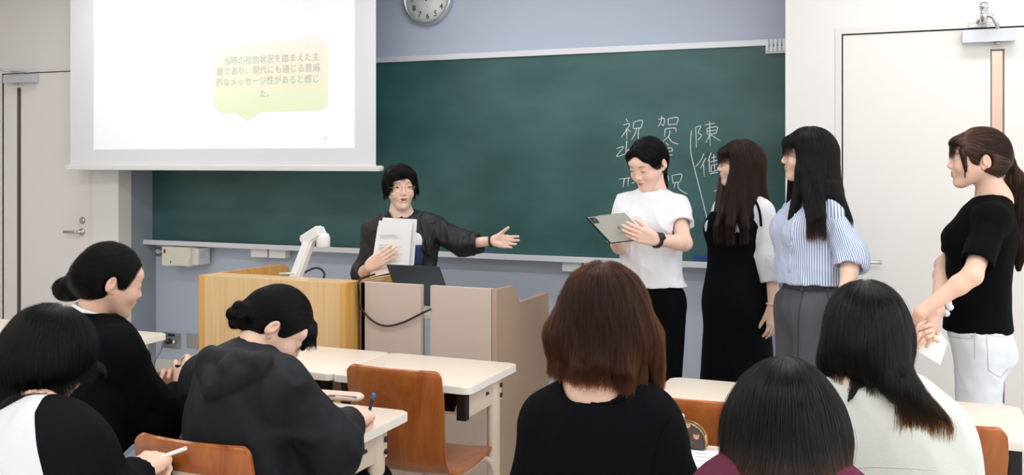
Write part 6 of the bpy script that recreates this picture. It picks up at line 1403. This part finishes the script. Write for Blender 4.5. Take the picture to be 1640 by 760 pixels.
# ================= seated: black bob, raglan top, bottom left
K_RAG = mat('white_raglan_cloth', srgb(212, 212, 214), .8, bump=.3, bscale=600)
_n = K_RAG.node_tree.nodes; _l = K_RAG.node_tree.links; _a = _n.new('ShaderNodeAttribute'); _a.attribute_name = 'sleeve'; _m = _n.new('ShaderNodeMath'); _m.operation = 'GREATER_THAN'; _m.inputs[1].default_value = 0
_x = _n.new('ShaderNodeMix'); _x.data_type = 'RGBA'; _x.inputs['A'].default_value = (*srgb(212, 212, 214), 1); _x.inputs['B'].default_value = (*srgb(12, 13, 17), 1); _l.new(_a.outputs['Fac'], _m.inputs[0]); _l.new(_m.outputs[0], _x.inputs['Factor']); _l.new(_x.outputs['Result'], _n['Principled BSDF'].inputs['Base Color'])
_n['Principled BSDF'].inputs['Specular IOR Level'].default_value = .08
def p_bob():
    t = person('student with rounded black bob in white top with black raglan sleeves at bottom left', *AD(70, 680, 2.08).xy)
    H = Head(78, 572, 2.12, 120, -30, 0, .86); base = SKIN*np.array([.95, .88, .84])
    J = dict(neck=Wp(76, 676, 2.02), chest=Wp(48, 765, 1.95), waist=Wp(35, 840, 1.9), pelvis=Wp(25, 930, 1.88)+[0, .08, 0], shL=Wp(-14, 714, 2.10), shR=Wp(118, 730, 1.96))
    eL, wL, eR, wR = Wp(60, 800, 2.4), Wp(130, 770, 2.4), Wp(178, 806, 1.98), Wp(222, 752, 2.10)
    lat = unit(J['shL']-J['shR']); fw = unit(np.cross(lat, [0, 0, 1]))
    hr = hand_prims(wR, Wp(258, 728, 2.20)-wR, (-.15, .25, -1), -1, [(40, 45, 25), (45, 50, 30), (55, 60, 40), (60, 65, 40)], (.6, .4, .5), .02, 1.0)
    V, Q = join(Field(head_prims(H, J['neck']), .0032).mesh(), arm_skin(J['shL'], eL, wL, hand_prims(wL, (1, .5, 0), (0, 0, -1), 1, [(15, 20, 15)]*4), .005, start=.8), arm_skin(J['shR'], eR, wR, hr, .0026, start=.8))
    b = mesh_obj('body', V, Q, M_skin, t, {'tint': skin_tint(V, H, base)}); face_bits(H, b, .4)
    TB = torso_prims(J, .016, bust=0, loose=.015, flat=.8)+arm_sleeve(J['shR'], eR, wR, (.074, .066, .040), .9)+arm_sleeve(J['shL'], eL, wL, (.072, .062, .040), .9)+[rc(J['neck']+np.array([0, 0, .0]), H(-.02, 0, -.06), .060, .068, .012, 's')]
    nk0 = A3(J['neck'])
    def seam(V): q = V-nk0; la = np.abs(q@lat); dn = -q[:, 2]; return {'sleeve': np.maximum(-(q@lat)*.8+(q@fw)*.6-(.042+.45*np.clip(dn, -.05, .06)), (q@lat)-(.07+.3*np.clip(dn, 0, .2)))}
    garment('raglan_top', TB, .006, K_RAG, t, folds(.005, (12, 12, 8), 101), seam)
    seated_legs(t, J['pelvis']*[1, 1, 0]+[0, 0, .53], (.1, 1, 0), K_BLACK)
    HP = [H.el((-.010, 0, .024), (.112, .104, .104), .02), H.el((-.028, 0, -.038), (.088, .104, .075), .04), H.el((.098, 0, -.050), (.062, .095, .10), .015, 's'), H.el((.03, 0, -.15), (.10, .085, .075), .02, 's'), H.el((.085, 0, -.105), (.115, .16, .075), .02, 's')]
    HP += [rc(Wp(62, 645, 2.0), Wp(25, 655, 1.98), .020, .022, .02), rc(Wp(25, 655, 1.98), Wp(-12, 672, 1.97), .022, .016, .02)]
    za, zb_ = A3(AD(60, 645, 2.0))[2], A3(AD(115, 602, 2.1))[2]
    def hem(P): return np.where(H.local(P)[:, 0] > -.01, zb_, za)
    hair_make(t, H, HP, mat('blue_black_mass', srgb(13, 14, 20), .6, bump=.35, bscale=60, stretch=(6, 6, .6), spec=.15), HM_BLACK, 11000, away_from(H(-.03, 0, .14), H, 1.0, .8), .19, hem, h=.005, seed=16, steps=15, jit=.09, rad=.00042, off=(-.002, .004), fly=.1)
    e = H(.0, -.082, -.05); adopt(tubes('mask_strap', [([H(-.012, -.082, -.02), H(-.004, -.084, -.045), H(.03, -.07, -.065)], .0022)], mat('grey_strap', srgb(150, 152, 158), .6), None, 6), t)
    o = tubes('stylus', [([Wp(233, 742, 2.13), Wp(240, 738, 2.15), Wp(299, 717, 2.19)], [.001, .0045, .0045])], M_white_pl, None, 12); tag(o, 'white stylus in the hand of the bob haired student', 'stylus')
p_bob()
#==SECTION desk items
def on_desk(name, px, label, cat, z=.7205, th=.008, m=None, bev=.001):
    c = [Vector(AZ(x, y, z)) for x, y in px]; s_ = 1 if (c[1]-c[0]).cross(c[3]-c[0]).z > 0 else -1
    o = slab(c, th*s_, name, m, None)
    if cat: tag(o, label, cat)
    return o
def child_slab(parent, c, th, name, m):
    o = slab([Vector(v) for v in c], th, name, m, None); o.parent = parent; return o
tb = on_desk('tablet', [(171, 756), (212, 716), (290, 727), (262, 764)], 'tablet lying flat under the hand of the bob haired student', 'tablet', .7205, .010, mat('slate_case', srgb(120, 128, 142), .35))
c = [Vector(AZ(x, y, .7325)) for x, y in [(178, 755), (214, 719), (286, 729), (259, 761)]]; s_ = 1 if (c[1]-c[0]).cross(c[3]-c[0]).z > 0 else -1
child_slab(tb, c, .001*s_, 'screen', mat('pale_screen', srgb(150, 160, 180), .08, coat=.5))
ph = [Vector(AD(x, y, d)) for x, y, d in ((262, 745, 2.28), (293, 722, 2.34), (297, 728, 2.33), (268, 753, 2.27))]
o = on_desk('phone', [(232, 745), (276, 722), (296, 724), (262, 752)], 'phone in pale case lying on the tablet beneath the stylus hand', 'phone', .7345, .009, mat('phone_edge', srgb(190, 180, 165), .3))
c = [Vector(AZ(x, y, .7445)) for x, y in [(236, 744), (276, 723.5), (293, 725), (261, 750)]]; s_ = 1 if (c[1]-c[0]).cross(c[3]-c[0]).z > 0 else -1
child_slab(o, c, .0006*s_, 'screen', mat('phone_screen', srgb(200, 205, 215), .08))
pc = on_desk('pencil_case', [(262, 758), (268, 750), (277, 751), (276, 762)], 'small dark blue pencil case with lime zip beside the tablet', 'pencil case', .7205, .03, mat('navy_cloth', srgb(40, 46, 66), .7))
c = [Vector(AZ(x, y, .752)) for x, y in [(266, 756), (269, 752), (272, 752.5), (271, 758)]]; child_slab(pc, c, .002, 'lime_zip', mat('lime', srgb(180, 200, 60), .6))
# hoodie desk: pencil case, pens, paper
M_rose = mat('rose_beige_cloth', srgb(226, 200, 186), .7, bump=.2, bscale=400)
pc = thing('pencil_case', 'rose beige flat pencil case in front of the girl in black hoodie', 'pencil case', (0, 0, 0))
P_ = [AZ(497, 646, .7205), AZ(578, 652, .7205), AZ(576, 634, .7205), AZ(498, 627, .7205)]
V, Q = Field([rc(A3(P_[0])*.5+A3(P_[3])*.5+[.02, 0, .014], A3(P_[1])*.5+A3(P_[2])*.5+[-.02, 0, .014], .030, .030, .01, flat=.48, ax=(0, 0, 1))], .003).mesh(); mesh_obj('case_body', V, Q, M_rose, pc)
a_ = A3(P_[0])*.5+A3(P_[3])*.5+[.0, -.024, .020]; b_ = A3(P_[1])*.5+A3(P_[2])*.5+[-.0, -.024, .020]; tubes('zip', [([a_, b_], .0022)], mat('dark_zip', srgb(70, 50, 50), .5), pc, 6)
q = AZ(531, 634, .748); V, Q = Field([el((q.x, q.y-.0, .7495), (.013, .010, .002), None, .002), el((q.x+.008, q.y, .7495), (.007, .008, .002), None, .002)], .0015).mesh(); mesh_obj('printed_emblem', V, Q, mat('plum_print', srgb(110, 70, 76), .7), pc)
def pen(p, q, r, label, m1, m2=None, z=.7205):
    a, b = A3(AZ(*p, z+r)), A3(AZ(*q, z+r)); d = b-a
    t = thing('pen', label, 'pen', (0, 0, 0)); tubes('barrel', [([a+d*.12, a+d*.95, b], [r, r, r*.8])], m1, t, 12); tubes('grip', [([a, a+d*.03, a+d*.12], [r*.2, r*.6, r])], m2 or M_white_pl, t, 12)
    tubes('clip', [([a+d*.7+[0, 0, r], a+d*.93+[0, 0, r*1.2]], r*.25)], M_alu, t, 6)
pen((555, 656), (506, 647), .005, 'teal pen lying against the rose beige pencil case', mat('teal_barrel', srgb(20, 110, 125), .35), M_black)
pen((566, 660), (502, 655), .0065, 'thick mint green pen lying before the pencil case', mat('mint_barrel', srgb(140, 206, 190), .35), mat('mint_grip', srgb(96, 180, 160), .4))
on_desk('worksheet', [(505, 662), (582, 670), (556, 712), (480, 700)], 'white worksheet the hoodie girl is writing on', 'paper sheet', .7203, .0008, M_paper)
# right: cat pencil case, phone, worksheet, pen
pc = thing('pencil_case', 'dark brown domed pencil case with small cat faces and gold zip', 'pencil case', (0, 0, 0))
a0, b0 = AZ(1096, 717, .7205), AZ(1134, 721, .7205); M_dk = mat('brown_print_vinyl', srgb(78, 64, 62), .45, var=.1, vscale=60)
prof = [(math.cos(a), math.sin(a)) for a in np.linspace(0, math.pi, 17)]; w_, h_ = .060, .066; cx0 = (a0.x+b0.x)/2-.034; cy0 = (a0.y+b0.y)/2+.01
poly = [(cx0+x*w_*1.0, .724+h_*(z**.7)) for x, z in prof]
def dome(off, sc_, name, m, y0, y1):
    bm = bmesh.new(); A_ = [bm.verts.new((cx0+(x-cx0)*sc_, y0, .722+(z-.722)*sc_)) for x, z in poly]; B_ = [bm.verts.new((cx0+(x-cx0)*sc_, y1, .722+(z-.722)*sc_)) for x, z in poly]
    bm.faces.new(A_); bm.faces.new(B_[::-1]); n = len(poly)
    for i in range(n): bm.faces.new((A_[i], B_[i], B_[(i+1) % n], A_[(i+1) % n]))
    bmesh.ops.recalc_face_normals(bm, faces=bm.faces[:]); bmesh.ops.bevel(bm, geom=bm.edges[:], offset=.003, segments=2, affect='EDGES'); return from_bm(name, bm, m, pc)
dome(0, 1, 'case_body', M_dk, cy0-.022, cy0+.022)
tubes('gold_zip', [([(cx0+(x-cx0)*1.01, cy0+dy, .722+(z-.722)*1.01) for x, z in poly], .0013) for dy in (-.012, .012)], mat('gold', srgb(205, 175, 110), .25, .9), pc, 6)
tubes('zip_pull', [([(cx0+w_*.98, cy0-.012, .765), (cx0+w_*1.06, cy0-.02, .745), (cx0+w_*1.02, cy0-.02, .735)], .0018)], mat('gold', srgb(205, 175, 110), .25, .9), pc, 6)
M_cat = mat('tan_cat_print', srgb(214, 160, 120), .6)
for u, v in ((-.5, .045), (.22, .062), (.62, .034), (-.12, .010), (-.05, .034*1.0)):
    if (u, v) == (-.05, .034): continue
    x, z = cx0+u*w_, .722+v; y = cy0-.0228
    bm = bmesh.new(); pts = [(-.008, .005), (-.0075, .010), (-.003, .007), (.003, .007), (.0075, .010), (.008, .005), (.007, -.002), (0, -.006), (-.007, -.002)]
    bm.faces.new([bm.verts.new((x+a, y, z+b)) for a, b in pts]); from_bm('cat_print', bm, M_cat, pc)
    tubes('cat_nose', [([(x, y-.0004, z-.001), (x, y-.0004, z-.003)], .0018)], M_white_pl, pc, 6)
for u, v in ((-.75, .03), (-.2, .045), (.45, .02), (-.35, .02), (.1, .03)): tubes('dot_print', [([(cx0+u*w_, cy0-.0226, .722+v), (cx0+u*w_, cy0-.0234, .722+v)], .0013)], M_cat, pc, 6)
phn = thing('phone', 'phone in pale case leaning on the cat pencil case', 'phone', (0, 0, 0))
c = [Vector(AD(x, y, d)) for x, y, d in ((1076, 692, 2.50), (1094, 692, 2.52), (1098, 664, 2.50), (1080, 664, 2.48))]
s_ = 1 if (c[1]-c[0]).cross(c[3]-c[0]).dot(c[0]) > 0 else -1
slab(c, .009*s_, 'phone_case', mat('phone_edge', srgb(190, 180, 165), .3), phn)
i_ = sum(c, Vector())/4; nn = (c[1]-c[0]).cross(c[3]-c[0]).normalized()*(-s_); c2 = [i_+(v-i_)*.84+nn*.0012 for v in c]; slab(c2, .0008*s_, 'screen', mat('blue_grey_screen', srgb(120, 140, 170), .15), phn)
ws = on_desk('worksheet', [(1090, 718), (1180, 724), (1190, 770), (1085, 764)], 'white worksheet beside the cat pencil case', 'paper sheet', .7203, .0008, M_paper)
bm = bmesh.new()
for k, (x0, y0, x1, y1) in enumerate(((1112, 724, 1132, 726), (1113, 730, 1150, 733), (1112, 736, 1140, 738))):
    bm.faces.new([bm.verts.new(AZ(x, y, .7216)) for x, y in ((x0, y0), (x1, y1), (x1, y1+1), (x0, y0+1))])
from_bm('printed_lines', bm, M_ink).parent = ws
pen((1140, 755), (1085, 742), .0055, 'pale blue mechanical pencil on the worksheet', mat('pale_blue_barrel', srgb(170, 190, 205), .3), mat('blue_grip', srgb(90, 110, 140), .4), .7215)
# power cord of the low outlet at the left desk
cb = tubes('power_cord', [(smooth_path([AY(270, 546, Y_BOARD-.06), AY(262, 545, Y_BOARD-.12), AY(258, 560, Y_BOARD-.15), AY(250, 574, Y_BOARD-.2), AY(246, 585, 5.2)], 6), .005)], mat('grey_cord', srgb(120, 124, 128), .6)); tag(cb, 'grey power cord hanging from the low wall outlet', 'cord')
